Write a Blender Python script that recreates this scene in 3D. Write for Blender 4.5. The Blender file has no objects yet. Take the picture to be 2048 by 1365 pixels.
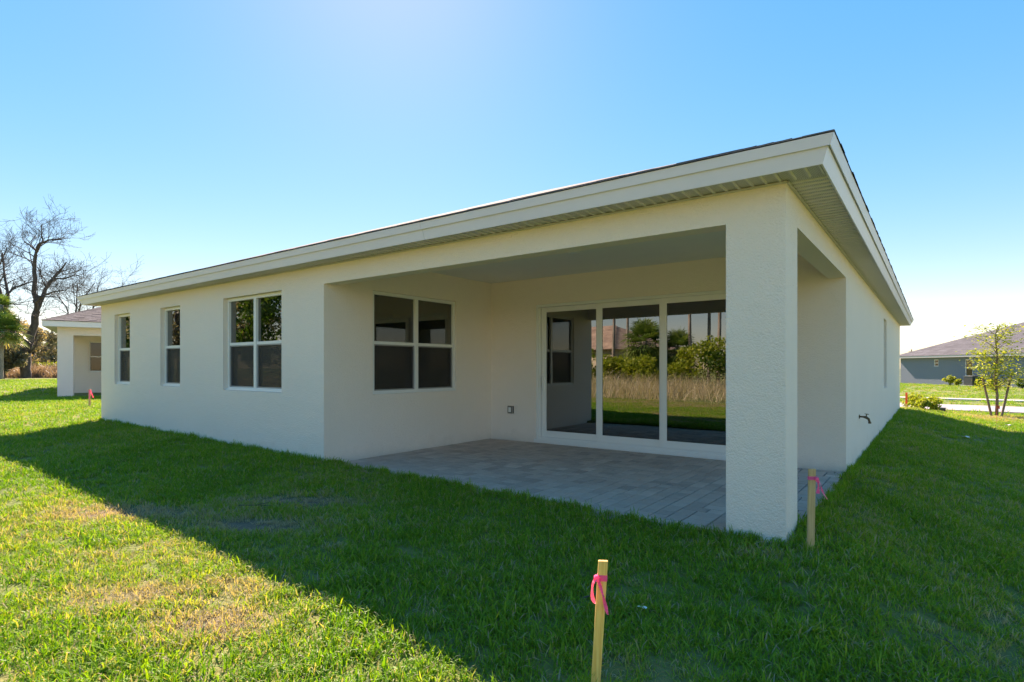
import bpy, bmesh, math, random
import numpy as np
from mathutils import Vector, Matrix

R = math.radians
SC = bpy.context.scene
COL = SC.collection
random.seed(7)
RNG = np.random.default_rng(7)

# ------------------------------------------------------------------ camera
YAW = R(36.7)
CAM = Vector((.917, -4.79, 1.41))
cd = bpy.data.cameras.new('camera')
cam = bpy.data.objects.new('camera', cd)
COL.objects.link(cam)
cam.location = CAM
cam.rotation_euler = (R(90), 0, YAW)
cd.sensor_width = 36
cd.lens = 1131 / 2048 * 36
cd.shift_y = 53.5 / 2048
cd.clip_start = .05
cd.clip_end = 3000
SC.camera = cam

# ------------------------------------------------------------------ sky, sun, exposure
SUN_AZ = R(49)      # to the left of +y
SUN_EL = R(38.9)
SUN = Vector((-math.sin(SUN_AZ) * math.cos(SUN_EL), math.cos(SUN_AZ) * math.cos(SUN_EL), math.sin(SUN_EL)))
w = bpy.data.worlds.new('World')
SC.world = w
w.use_nodes = True
nt = w.node_tree
nt.nodes.clear()
sky = nt.nodes.new('ShaderNodeTexSky')
sky.sky_type = 'NISHITA'
sky.sun_disc = False
sky.sun_elevation = SUN_EL
sky.sun_rotation = -SUN_AZ
sky.altitude = 0
sky.air_density = 1.0
sky.dust_density = .08
sky.ozone_density = 2.6
hs = nt.nodes.new('ShaderNodeHueSaturation')
hs.inputs['Saturation'].default_value = 2.42
gm = nt.nodes.new('ShaderNodeGamma')
gm.inputs['Gamma'].default_value = .42
bg = nt.nodes.new('ShaderNodeBackground')
bg.inputs['Strength'].default_value = .097
wo = nt.nodes.new('ShaderNodeOutputWorld')
nt.links.new(sky.outputs[0], gm.inputs['Color'])
nt.links.new(gm.outputs[0], hs.inputs['Color'])
nt.links.new(hs.outputs[0], bg.inputs['Color'])
nt.links.new(bg.outputs[0], wo.inputs['Surface'])
ld = bpy.data.lights.new('sun', 'SUN')
ld.energy = 2.4
ld.angle = R(.53)
ld.color = (1, .93, .82)
sun = bpy.data.objects.new('sun', ld)
COL.objects.link(sun)
sun.rotation_euler = SUN.to_track_quat('Z', 'Y').to_euler()
sun.location = (0, 0, 30)
SC.view_settings.view_transform = 'Standard'
SC.view_settings.look = 'None'
SC.view_settings.gamma = 1
SC.view_settings.exposure = 2.66
SC.view_settings.use_white_balance = True       # camera balanced for open shade
SC.view_settings.white_balance_temperature = 8000
SC.view_settings.white_balance_tint = 25
SC.cycles.max_bounces = 9
SC.cycles.diffuse_bounces = 5
SC.cycles.transparent_max_bounces = 10

# ------------------------------------------------------------------ material helpers
def srgb(*c):
    return tuple(((v / 255) / 12.92 if v / 255 < .04045 else ((v / 255 + .055) / 1.055) ** 2.4) for v in c) + (1,)

class NT:
    def __init__(s, name):
        s.m = bpy.data.materials.new(name)
        s.m.use_nodes = True
        s.t = s.m.node_tree
        s.t.nodes.clear()
        s.out = s.t.nodes.new('ShaderNodeOutputMaterial')
    def n(s, typ, ins=None, **props):
        nd = s.t.nodes.new('ShaderNode' + typ)
        for k, v in props.items():
            setattr(nd, k, v)
        for k, v in (ins or {}).items():
            s.set(nd.inputs[k], v)
        return nd
    def set(s, sock, v):
        if isinstance(v, bpy.types.Node):
            s.t.links.new(v.outputs[0], sock)
        elif isinstance(v, bpy.types.NodeSocket):
            s.t.links.new(v, sock)
        else:
            sock.default_value = v
    def math(s, op, a, b=0., c=0., clamp=False):
        nd = s.t.nodes.new('ShaderNodeMath')
        nd.operation = op
        nd.use_clamp = clamp
        s.set(nd.inputs[0], a); s.set(nd.inputs[1], b); s.set(nd.inputs[2], c)
        return nd
    def mix(s, f, a, b, blend='MIX'):
        nd = s.t.nodes.new('ShaderNodeMix')
        nd.data_type = 'RGBA'
        nd.blend_type = blend
        s.set(nd.inputs[0], f); s.set(nd.inputs[6], a); s.set(nd.inputs[7], b)
        return nd.outputs[2]
    def ramp(s, f, stops):
        nd = s.t.nodes.new('ShaderNodeValToRGB')
        e = nd.color_ramp.elements
        while len(e) < len(stops):
            e.new(.5)
        for i, (p, c) in enumerate(stops):
            e[i].position = p
            e[i].color = c if len(c) == 4 else tuple(c) + (1,)
        s.set(nd.inputs[0], f)
        return nd
    def pos(s, scale=None):
        g_ = s.n('NewGeometry').outputs['Position']
        if scale is None:
            return g_
        mp = s.n('Mapping', {'Vector': g_, 'Scale': scale})
        return mp.outputs[0]
    def noise(s, scale, detail=3, rough=.55, vec=None):
        return s.n('TexNoise', {'Vector': vec if vec is not None else s.pos(), 'Scale': scale, 'Detail': detail, 'Roughness': rough})
    def bump(s, h, strength=.5, dist=.01, normal=None):
        b = s.n('Bump', {'Height': h, 'Strength': strength, 'Distance': dist})
        if normal is not None:
            s.set(b.inputs['Normal'], normal)
        return b
    def principled(s, **ins):
        p = s.n('BsdfPrincipled')
        for k, v in ins.items():
            s.set(p.inputs[k.replace('_', ' ')], v)
        s.t.links.new(p.outputs[0], s.out.inputs['Surface'])
        return p

def m_plain(name, col, rough=.6, var=.06, scale=6., metal=0., bump=0., bscale=60., spec=.4):
    t = NT(name)
    nz = t.noise(scale, 4)
    c = t.mix(nz.outputs['Fac'], tuple(v * (1 - var) for v in col[:3]) + (1,), tuple(min(1, v * (1 + var)) for v in col[:3]) + (1,))
    kw = dict(Base_Color=c, Roughness=rough, Metallic=metal)
    if bump:
        kw['Normal'] = t.bump(t.noise(bscale, 3).outputs['Fac'], bump, .005)
    p = t.principled(**kw)
    p.inputs['Specular IOR Level'].default_value = spec
    return t.m

def m_stucco(name, col, dirt=True, bstr=.9):
    t = NT(name)
    n1 = t.noise(.9, 4)
    n2 = t.noise(14, 4)
    c = t.mix(n1.outputs['Fac'], tuple(v * .93 for v in col[:3]) + (1,), col)
    c = t.mix(t.math('MULTIPLY', n2.outputs['Fac'], .12), c, tuple(v * .82 for v in col[:3]) + (1,))
    if dirt:
        # soil splashed on the foot of the wall, in irregular patches
        z = t.n('SeparateXYZ', {0: t.pos()}).outputs['Z']
        lim = t.math('MULTIPLY', t.noise(3.5, 5, .7).outputs['Fac'], .75)
        k = t.math('SUBTRACT', t.math('ADD', lim, -.12), z, clamp=True)
        k = t.math('MULTIPLY', k, .55, clamp=True)
        c = t.mix(k, c, (.36, .30, .23, 1))
    v = t.n('TexVoronoi', {'Vector': t.pos(), 'Scale': 95.}, feature='SMOOTH_F1')
    h = t.math('ADD', t.math('MULTIPLY', v.outputs['Distance'], -.7), t.noise(48, 5, .65).outputs['Fac'])
    h = t.math('ADD', h, t.math('MULTIPLY', t.noise(6, 2).outputs['Fac'], 1.2))
    t.principled(Base_Color=c, Roughness=.92, Normal=t.bump(h, bstr, .009))
    return t.m

def m_shingle(name, a, b, sc=1.):
    t = NT(name)
    p = t.pos()
    nz = t.noise(2.2 * sc, 5, .7)
    n2 = t.noise(90, 3)
    c = t.ramp(nz.outputs['Fac'], [(.3, a), (.55, b), (.75, tuple(v * 1.25 for v in b[:3]))])
    c = t.mix(t.math('MULTIPLY', n2.outputs['Fac'], .5), c, tuple(v * .45 for v in a[:3]) + (1,))
    at = t.n('Attribute', attribute_name='tone')
    c = t.mix(1., c, t.ramp(at.outputs['Fac'], [(0, (.72, .70, .70)), (1, (1.15, 1.12, 1.1))]), 'MULTIPLY')
    t.principled(Base_Color=c, Roughness=.95, Normal=t.bump(n2.outputs['Fac'], .6, .006))
    return t.m

def m_leaf(name, stops, trans=.45, rough=.5, var_attr=True):
    t = NT(name)
    at = t.n('Attribute', attribute_name='tone')
    c = t.ramp(at.outputs['Fac'], stops)
    d = t.n('BsdfPrincipled', {'Base Color': c, 'Roughness': rough})
    d.inputs['Specular IOR Level'].default_value = .3
    tr = t.n('BsdfTranslucent', {'Color': t.mix(1., c, (1.35, 1.3, .7, 1), 'MULTIPLY')})
    mx = t.n('MixShader', {0: trans, 1: d, 2: tr})
    t.t.links.new(mx.outputs[0], t.out.inputs['Surface'])
    return t.m

def m_grass(name):
    t = NT(name)
    bl = t.n('Attribute', attribute_name='tone').outputs['Fac']
    hgt = t.n('Attribute', attribute_name='hgt').outputs['Fac']
    dry = t.n('Attribute', attribute_type='INSTANCER', attribute_name='dry').outputs['Fac']
    k = t.math('ADD', t.math('MULTIPLY', bl, .55), t.math('MULTIPLY', dry, .95), clamp=True)
    c = t.ramp(k, [(0, (.085, .24, .022)), (.25, (.145, .345, .03)), (.48, (.225, .42, .035)), (.62, (.36, .44, .06)), (.76, (.46, .39, .24)), (1, (.50, .42, .33))])
    # the sheath near the soil is straw coloured
    c2 = t.mix(t.math('MULTIPLY', t.math('SUBTRACT', .25, hgt, clamp=True), 1.6, clamp=True), c, (.30, .26, .11, 1))
    d = t.n('BsdfPrincipled', {'Base Color': c2, 'Roughness': .5})
    d.inputs['Specular IOR Level'].default_value = .18
    tr = t.n('BsdfTranslucent', {'Color': t.mix(1., c2, (1.08, 1.03, .3, 1), 'MULTIPLY')})
    mx = t.n('MixShader', {0: .5, 1: d, 2: tr})
    t.t.links.new(mx.outputs[0], t.out.inputs['Surface'])
    return t.m

def m_ground():
    t = NT('lawn_soil')
    n1 = t.noise(.16, 4, .6)
    n2 = t.noise(1.3, 5, .65)
    n3 = t.noise(26, 4, .7)
    k = t.math('ADD', t.math('MULTIPLY', n1.outputs['Fac'], .6), t.math('MULTIPLY', n2.outputs['Fac'], .4))
    c = t.ramp(k, [(.36, (.12, .21, .028)), (.5, (.18, .24, .035)), (.62, (.30, .26, .08))])
    c = t.mix(t.math('MULTIPLY', n3.outputs['Fac'], .7), c, (.07, .06, .03, 1))
    at = t.n('Attribute', attribute_name='dry')
    c = t.mix(t.math('MULTIPLY', t.math('SUBTRACT', at.outputs['Fac'], .28, clamp=True), 1.9, clamp=True), c, t.mix(n3.outputs['Fac'], (.13, .088, .055, 1), (.27, .19, .12, 1)))
    t.principled(Base_Color=c, Roughness=.95, Normal=t.bump(n3.outputs['Fac'], .8, .04))
    return t.m

def m_glass(name, tint=(.30, .33, .31), r0=.15):
    t = NT(name)
    lw = t.n('LayerWeight', {'Blend': .5})
    f5 = t.math('POWER', lw.outputs['Facing'], 4.)
    f = t.math('ADD', t.math('MULTIPLY', f5, 1 - r0), r0, clamp=True)
    # very faint waviness of the sheets
    b = t.bump(t.noise(.9, 1).outputs['Fac'], .05, .02)
    gl = t.n('BsdfGlossy', {'Color': (.95, .97, .96, 1), 'Roughness': .004, 'Normal': b})
    tp = t.n('BsdfTransparent', {'Color': tint + (1,)})
    mx = t.n('MixShader', {0: f, 1: tp, 2: gl})
    t.t.links.new(mx.outputs[0], t.out.inputs['Surface'])
    return t.m

def m_screen():
    t = NT('insect_screen')
    d = t.n('BsdfPrincipled', {'Base Color': (.035, .032, .03, 1), 'Roughness': .6})
    tp = t.n('BsdfTransparent', {'Color': (.8, .8, .8, 1)})
    mx = t.n('MixShader', {0: .68, 1: tp, 2: d})
    t.t.links.new(mx.outputs[0], t.out.inputs['Surface'])
    return t.m

def m_soffit():
    t = NT('vented_soffit')
    base = (.62, .60, .62, 1)
    s = t.n('SeparateXYZ', {0: t.n('TexCoord').outputs['Object']})
    # rows of small punched slots across the panel (object space: x across ribs, y along them)
    fx = t.math('FRACT', t.math('MULTIPLY', s.outputs['X'], 110.))
    fy = t.math('FRACT', t.math('MULTIPLY', s.outputs['Y'], 75.))
    hx = t.math('LESS_THAN', t.math('ABSOLUTE', t.math('SUBTRACT', fx, .5)), .20)
    hy = t.math('LESS_THAN', t.math('ABSOLUTE', t.math('SUBTRACT', fy, .5)), .32)
    rib = t.math('FRACT', t.math('MULTIPLY', s.outputs['X'], 10.))
    flat = t.math('LESS_THAN', t.math('ABSOLUTE', t.math('SUBTRACT', rib, .36)), .33)
    hole = t.math('MULTIPLY', t.math('MULTIPLY', hx, hy), flat)
    c = t.mix(t.math('MULTIPLY', hole, .8), base, (.05, .047, .04, 1))
    t.principled(Base_Color=c, Roughness=.5)
    return t.m

def m_paver():
    t = NT('concrete_paver')
    at = t.n('Attribute', attribute_name='tone')
    c = t.ramp(at.outputs['Fac'], [(0, srgb(168, 148, 138)), (.4, srgb(196, 174, 162)), (.75, srgb(216, 193, 180)), (1, srgb(240, 218, 204))])
    n1 = t.noise(5, 5, .7)
    n2 = t.noise(160, 3)
    c = t.mix(t.math('MULTIPLY', n1.outputs['Fac'], .45), c, srgb(168, 148, 138))
    c = t.mix(t.math('MULTIPLY', t.math('GREATER_THAN', n2.outputs['Fac'], .62), .35), c, srgb(170, 168, 165))
    t.principled(Base_Color=c, Roughness=.75, Normal=t.bump(n2.outputs['Fac'], .5, .003))
    return t.m

def m_wood(name, a, b):
    t = NT(name)
    nz = t.noise(1., 4, .6, t.pos((90, 90, 5)))
    c = t.ramp(nz.outputs['Fac'], [(.3, a), (.7, b)])
    t.principled(Base_Color=c, Roughness=.75, Normal=t.bump(nz.outputs['Fac'], .3, .002))
    return t.m

def m_bark(name, a, b, sc=5.):
    t = NT(name)
    nz = t.noise(sc, 6, .7, t.pos((1, 1, .3)))
    c = t.ramp(nz.outputs['Fac'], [(.3, a), (.7, b)])
    t.principled(Base_Color=c, Roughness=.95, Normal=t.bump(nz.outputs['Fac'], .9, .05))
    return t.m

M = {}
M['stucco'] = m_stucco('stucco_white', (.92, .80, .70, 1))
M['stucco_n'] = m_stucco('stucco_neighbour', (.86, .78, .70, 1))
M['stucco_grey'] = m_stucco('stucco_slate', srgb(112, 126, 142), False)
M['stucco_tan'] = m_stucco('stucco_tan', srgb(196, 180, 158), False)
M['ceiling'] = m_plain('ceiling_paint', (.80, .77, .72, 1), .85, .03, 3, bump=.3, bscale=120)
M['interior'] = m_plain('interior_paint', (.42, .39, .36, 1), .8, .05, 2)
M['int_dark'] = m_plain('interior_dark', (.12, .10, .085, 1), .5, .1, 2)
M['frame'] = m_plain('white_vinyl', (.80, .785, .75, 1), .35, .03, 3)
M['grey_frame'] = m_plain('grey_screen_frame', srgb(150, 148, 146), .4, .04, 5)
M['fascia'] = m_plain('fascia_aluminium', (.74, .73, .86, 1), .38, .05, 1.3, spec=.5)
M['soffit'] = m_soffit()
M['soffit_plain'] = m_plain('soffit_trim', (.58, .56, .57, 1), .5, .04)
M['shingle'] = m_shingle('shingle_charcoal', (.09, .088, .1, 1), (.17, .165, .18, 1))
M['shingle_brown'] = m_shingle('shingle_brown', (.05, .052, .062, 1), (.10, .10, .115, 1))
M['shingle_grey'] = m_shingle('shingle_grey', (.085, .09, .11, 1), (.125, .13, .155, 1), .5)
M['tile_tan'] = m_shingle('tile_tan', srgb(150, 124, 108), srgb(184, 160, 142), .6)
M['white_roof'] = m_plain('white_metal_roof', (.66, .70, .76, 1), .45, .06, .5)
M['glass'] = m_glass('window_glass')
M['glass_door'] = m_glass('door_glass', (.20, .21, .19), .21)
M['glass_far'] = m_glass('far_glass', (.2, .22, .22), .05)
M['screen'] = m_screen()
M['paver'] = m_paver()
M['sand'] = m_plain('joint_sand', srgb(60, 56, 54), .95, .3, 40)
M['ground'] = m_ground()
M['grass'] = m_grass('grass_blade')
M['wood'] = m_wood('stake_pine', srgb(232, 170, 80), srgb(250, 208, 122))
M['wood_old'] = m_wood('stake_weathered', srgb(186, 148, 98), srgb(212, 180, 130))
M['wood_grey'] = m_wood('prop_pole', srgb(98, 84, 70), srgb(138, 122, 104))
M['ribbon'] = m_leaf('pink_ribbon', [(0, (1., .09, .36)), (1, (1., .30, .62))], .45, .35)
M['orange'] = m_plain('orange_paint', srgb(214, 84, 52), .6)
M['steel'] = m_plain('grey_steel', srgb(120, 120, 116), .4, .08, 20, metal=.6)
M['brass'] = m_plain('aged_brass', srgb(104, 88, 66), .4, .2, 40, metal=.7)
M['dark_plastic'] = m_plain('dark_plastic', srgb(52, 52, 50), .5)
M['ac'] = m_plain('condenser_grey', srgb(88, 90, 92), .5)
M['asphalt'] = m_plain('asphalt', srgb(152, 146, 152), .9, .12, 1.2, bump=.5, bscale=90)
M['concrete'] = m_plain('sidewalk_concrete', srgb(196, 190, 184), .85, .06, 1.5, bump=.3, bscale=70)
M['paper'] = m_plain('paper', (.82, .82, .82, 1), .7)
M['bark'] = m_bark('bark_brown', srgb(62, 52, 48), srgb(104, 92, 86))
M['bark_grey'] = m_bark('bark_grey', srgb(58, 50, 48), srgb(104, 94, 90))
M['palm_trunk'] = m_bark('palm_trunk', srgb(112, 100, 90), srgb(170, 158, 146), 3.)
M['leaf_green'] = m_leaf('leaf_green', [(0, (.02, .06, .012)), (.5, (.06, .14, .02)), (1, (.14, .22, .03))])
M['leaf_lime'] = m_leaf('leaf_lime', [(0, (.13, .20, .02)), (.5, (.27, .34, .035)), (1, (.44, .44, .07))])
M['leaf_brown'] = m_leaf('leaf_brown', [(0, (.16, .12, .095)), (.5, (.30, .24, .18)), (.8, (.34, .31, .17)), (1, (.55, .39, .2))], .4)
M['leaf_dusk'] = m_leaf('leaf_dusk', [(0, (.08, .09, .065)), (.5, (.17, .165, .13)), (1, (.32, .29, .21))], .4)
M['leaf_palm'] = m_leaf('leaf_palm', [(0, (.05, .11, .03)), (.5, (.13, .22, .05)), (.85, (.28, .31, .08)), (1, (.42, .36, .16))], .4, .4)
M['dry'] = m_leaf('dry_stalk', [(0, (.28, .22, .15)), (.5, (.54, .44, .31)), (1, (.76, .66, .48))], .4)
M['brush'] = m_leaf('dry_brush', [(0, (.13, .085, .075)), (.5, (.26, .18, .15)), (1, (.40, .30, .24))], .35)

# ------------------------------------------------------------------ mesh helpers
def V(*a):
    return Vector(a)

class MB:
    def __init__(s):
        s.v, s.f, s.t = [], [], []
    def add(s, vs, fs, tone=None):
        o = len(s.v)
        s.v += [tuple(p) for p in vs]
        s.f += [tuple(i + o for i in f) for f in fs]
        s.t += [(.5 if tone is None else tone)] * len(vs)
        return s
    def box(s, x0, x1, y0, y1, z0, z1, tone=None, xf=None):
        vs = [V(x, y, z) for z in (z0, z1) for y in (y0, y1) for x in (x0, x1)]
        if xf:
            vs = [xf(p) for p in vs]
        return s.add(vs, [(0, 2, 3, 1), (4, 5, 7, 6), (0, 1, 5, 4), (2, 6, 7, 3), (0, 4, 6, 2), (1, 3, 7, 5)], tone)
    def chamfer(s, x0, x1, y0, y1, z0, z1, c, tone=None, xf=None):
        # box with its top edges chamfered
        vs = [V(x, y, z0) for y in (y0, y1) for x in (x0, x1)]
        vs += [V(x, y, z1 - c) for y in (y0, y1) for x in (x0, x1)]
        vs += [V(x, y, z1) for y in (y0 + c, y1 - c) for x in (x0 + c, x1 - c)]
        if xf:
            vs = [xf(p) for p in vs]
        q = [(0, 1, 5, 4), (3, 2, 6, 7), (2, 0, 4, 6), (1, 3, 7, 5), (4, 5, 9, 8), (7, 6, 10, 11), (6, 4, 8, 10), (5, 7, 11, 9), (8, 9, 11, 10)]
        return s.add(vs, q, tone)
    def quad(s, a, b, c, d, tone=None):
        return s.add([a, b, c, d], [(0, 1, 2, 3)], tone)
    def prism(s, pts, ext, tone=None):
        n = len(pts)
        ext = Vector(ext)
        vs = [Vector(p) for p in pts] + [Vector(p) + ext for p in pts]
        fs = [tuple(range(n))[::-1], tuple(range(n, 2 * n))] + [(i, (i + 1) % n, n + (i + 1) % n, n + i) for i in range(n)]
        return s.add(vs, fs, tone)
    def tube(s, pts, rad, sides=6, tone=None, cap=True):
        pts = [Vector(p) for p in pts]
        o = len(s.v)
        n = len(pts)
        for i, p in enumerate(pts):
            d = (pts[min(i + 1, n - 1)] - pts[max(i - 1, 0)])
            d = d.normalized() if d.length > 1e-9 else V(0, 0, 1)
            a = d.orthogonal().normalized() if abs(d.z) > .95 else d.cross(V(0, 0, 1)).normalized()
            b = d.cross(a)
            r = rad[i] if hasattr(rad, '__len__') else rad
            for k in range(sides):
                an = 2 * math.pi * k / sides
                s.v.append(tuple(p + (a * math.cos(an) + b * math.sin(an)) * r))
                s.t.append(.5 if tone is None else tone)
        for i in range(n - 1):
            for k in range(sides):
                s.f.append((o + i * sides + k, o + i * sides + (k + 1) % sides, o + (i + 1) * sides + (k + 1) % sides, o + (i + 1) * sides + k))
        if cap:
            s.f.append(tuple(o + k for k in range(sides))[::-1])
            s.f.append(tuple(o + (n - 1) * sides + k for k in range(sides)))
        return s
    def mesh(s, name, mat, smooth=False, fix=True):
        me = bpy.data.meshes.new(name)
        me.from_pydata(s.v, [], s.f)
        if fix:
            bm = bmesh.new()
            bm.from_mesh(me)
            bmesh.ops.recalc_face_normals(bm, faces=bm.faces)
            bm.to_mesh(me)
            bm.free()
        at = me.attributes.new('tone', 'FLOAT', 'POINT')
        at.data.foreach_set('value', s.t)
        me.materials.append(M[mat])
        if smooth:
            me.polygons.foreach_set('use_smooth', [True] * len(me.polygons))
        me.update()
        return me
    def build(s, name, mat, parent=None, smooth=False, fix=True):
        return obj(name, s.mesh(name, mat, smooth, fix), parent)

def obj(name, me, parent=None):
    o = bpy.data.objects.new(name, me)
    COL.objects.link(o)
    if parent is not None:
        o.parent = parent          # every parent sits at the world origin unless noted
        if parent.location.length > 0 or any(parent.rotation_euler):
            o.matrix_parent_inverse = world_of(parent).inverted()
    return o

def world_of(o):
    m = Matrix.Translation(o.location) @ o.rotation_euler.to_matrix().to_4x4()
    return m

def tag(o, label=None, cat=None, group=None, kind=None):
    if label: o['label'] = label
    if cat: o['category'] = cat
    if group: o['group'] = group
    if kind: o['kind'] = kind
    return o

def empty(name, loc=(0, 0, 0)):
    o = bpy.data.objects.new(name, None)
    COL.objects.link(o)
    o.location = loc
    o.empty_display_size = .2
    return o

def np_mesh(name, verts, nper, mat, tone=None, extra=None):
    """verts (N, nper, 3): one n-gon for each row"""
    n = len(verts)
    me = bpy.data.meshes.new(name)
    me.vertices.add(n * nper)
    me.vertices.foreach_set('co', np.ascontiguousarray(verts, dtype=np.float32).ravel())
    me.loops.add(n * nper)
    me.loops.foreach_set('vertex_index', np.arange(n * nper, dtype=np.int32))
    me.polygons.add(n)
    me.polygons.foreach_set('loop_start', np.arange(0, n * nper, nper, dtype=np.int32))
    at = me.attributes.new('tone', 'FLOAT', 'POINT')
    if tone is None:
        tone = RNG.random(n)
    at.data.foreach_set('value', np.repeat(tone, nper).astype(np.float32))
    me.materials.append(M[mat])
    me.update(calc_edges=True)
    me.validate()
    return me

def wall_panel(mb, o, u, n, s0, s1, z0, z1, th, holes=()):
    """solid wall: outer face through o along u, outward normal n, rectangular holes (s0,s1,z0,z1)"""
    o, u, n = Vector(o), Vector(u), Vector(n)
    P = lambda s, z, d: o + u * s - n * d + V(0, 0, z)
    ss = sorted({s0, s1, *[h[0] for h in holes], *[h[1] for h in holes]})
    zs = sorted({z0, z1, *[h[2] for h in holes], *[h[3] for h in holes]})
    for a, b in zip(ss, ss[1:]):
        for c, d in zip(zs, zs[1:]):
            if any(h[0] <= a and b <= h[1] and h[2] <= c and d <= h[3] for h in holes):
                continue
            mb.quad(P(a, c, 0), P(b, c, 0), P(b, d, 0), P(a, d, 0))
            mb.quad(P(a, c, th), P(a, d, th), P(b, d, th), P(b, c, th))
    def ring(a, b, c, d):
        for (p, q), (r, t) in (((a, c), (b, c)), ((b, c), (b, d)), ((b, d), (a, d)), ((a, d), (a, c))):
            mb.quad(P(p, q, 0), P(r, t, 0), P(r, t, th), P(p, q, th))
    ring(s0, s1, z0, z1)
    for h in holes:
        ring(*h)

def smooth(a, b, x):
    t = np.clip((x - a) / (b - a), 0, 1)
    return t * t * (3 - 2 * t)

def bumps(x, y):
    return (.5 * np.sin(x * 1.31 + 1.7 * np.sin(y * .9)) + .5 * np.sin(y * 1.57 + 1.3 * np.sin(x * .7 + 2)) + .35 * np.sin(x * 3.1 + y * 2.3))

def gz(x, y):
    """height of the lawn"""
    x = np.asarray(x, float); y = np.asarray(y, float)
    left = .0145 * np.clip(-x, 0, 18)
    front = smooth(18.8, 25, y)                                   # street side falls to the road
    z = left * (1 - front) - .42 * front * smooth(-60, -20, x) + .30 * front * (1 - smooth(-60, -20, x))
    sw = -.19 * np.clip(x - .45, 0, 2.0) - .06 * smooth(2.4, 4.5, x)
    z = z + sw * (1 - front)
    z = z + .19 * smooth(40, 58, y) * smooth(-60, -20, x)
    z = z + .03 * np.exp(-((x + 2.5) / 4.) ** 4 - ((y + .1) / .9) ** 2)
    z = z + .055 * np.exp(-((x - .12) / .3) ** 2) * smooth(.2, .6, y) * (1 - smooth(3.8, 4.4, y))
    z = z + .012 * bumps(x, y) * (1 - .7 * smooth(20, 30, y))
    return z

def gz1(x, y):
    return float(gz(x, y))

# ------------------------------------------------------------------ ground
def lines(dense, step, far):
    a = list(np.arange(dense[0], dense[1] + 1e-6, step))
    hi, d = dense[1], step
    while hi < far:
        d *= 1.28; hi += d; a.append(hi)
    lo, d = dense[0], step
    while lo > -far:
        d *= 1.28; lo -= d; a.insert(0, lo)
    return np.array(a)

gx = lines((-16, 5), .2, 900); gy = lines((-7, 20), .2, 900)
X, Y = np.meshgrid(gx, gy, indexing='ij')
Z = gz(X, Y)
inside = ((X > -14.15) & (X < -.25) & (Y > .25) & (Y < 18.2)) | ((X > -5.7) & (X < -.05) & (Y > -.0) & (Y < 3.6))
Z = np.where(inside, np.minimum(Z, 0) - .35, Z)
nx, ny = len(gx), len(gy)
idx = np.arange(nx * ny).reshape(nx, ny)
q = np.stack([idx[:-1, :-1], idx[1:, :-1], idx[1:, 1:], idx[:-1, 1:]], -1).reshape(-1, 4)
me = bpy.data.meshes.new('lawn_ground')
me.from_pydata(np.stack([X, Y, Z], -1).reshape(-1, 3).tolist(), [], q.tolist())
me.materials.append(M['ground'])
me.polygons.foreach_set('use_smooth', [True] * len(me.polygons))
tag(obj('lawn_ground', me), kind='structure')

# street and far sidewalk
def ribbon_strip(mb, c0, c1, z, th, step=4.):
    (xa, ya, xb, yb) = c0; (xc, yc, xd, yd) = c1
    n = max(2, int(abs(xb - xa) / step))
    for i in range(n):
        t0, t1 = i / n, (i + 1) / n
        L = lambda a, b, t: a + (b - a) * t
        p = [V(L(xa, xb, t0), L(ya, yb, t0), z), V(L(xa, xb, t1), L(ya, yb, t1), z), V(L(xc, xd, t1), L(yc, yd, t1), z), V(L(xc, xd, t0), L(yc, yd, t0), z)]
        mb.prism([(a.x, a.y, z - th) for a in p], (0, 0, th))
mb = MB()
ribbon_strip(mb, (-70, 30.5, 90, 19.5), (-70, 35.0, 90, 24.0), -.375, .2)
tag(mb.build('road', 'asphalt'), kind='structure')
sw = tag(empty('sidewalk'), kind='structure')
for i in range(70):
    x = -22 + i * 1.5
    yy = lambda x_: 35.6 - .06875 * (x_ + 0)
    m_ = MB()
    m_.chamfer(0, 1.485, 0, 1.1, -.2, 0, .012, xf=lambda p, x=x: V(x + p.x, yy(x) + p.y - .06875 * p.x, p.z - .33))
    m_.build('slab', 'concrete', sw)

# ------------------------------------------------------------------ patio pavers
U = .0765
PX0, PX1, PY0, PY1 = -5.93, .09, -.045, 3.745
PZ = .05
pat = tag(empty('patio'), kind='structure')
mb = MB(); mb.box(PX0 + .01, PX1 - .012, PY0 + .012, PY1, -.3, PZ - .02)
mb.build('joint_sand', 'sand', pat)
nxc = int((PX1 - PX0) / U); nyc = int((PY1 - PY0) / U)
occ = np.zeros((nxc, nyc), bool)
rp = random.Random(11)
tiles = []
for j in range(2):                       # border course laid along the lawn edge
    pass
i = 0
while i < nxc:
    wd = min(3, nxc - i)
    tiles.append((i, 0, wd, 2)); occ[i:i + wd, 0:2] = True
    i += wd
for j in range(nyc):
    for i in range(nxc):
        if occ[i, j]:
            continue
        run = 0
        while i + run < nxc and not occ[i + run, j]:
            run += 1
        opts = [(3, 2)] * 3 + [(2, 3)] * 4 + [(2, 2)] * 4
        rp.shuffle(opts)
        opts += [(3, 2), (2, 3), (2, 2), (1, 2), (2, 1), (1, 1)]
        for (a, b) in opts:
            if a > run or j + b > nyc or occ[i:i + a, j:j + b].any():
                continue
            if run - a == 1 and a > 1:
                continue
            break
        else:
            a, b = 1, 1
        occ[i:i + a, j:j + b] = True
        tiles.append((i, j, a, b))
items = []
for (i, j, a, b) in tiles:
    x0, y0 = PX0 + i * U, PY0 + j * U
    if x0 + a * U > -.457 and x0 < 0 and y0 + b * U > 0 and y0 < .457 and (x0 >= -.46 and x0 + a * U <= .01 and y0 >= -.01 and y0 + b * U <= .46):
        continue
    cx, cy = x0 + a * U / 2, y0 + b * U / 2
    d = (V(cx, cy, PZ) - CAM).length
    # hidden behind the column's far side or not seen from the camera: keep for the joined remainder
    items.append((d / (a * b) ** .25, cx, cy, a, b))
items.sort()
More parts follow.
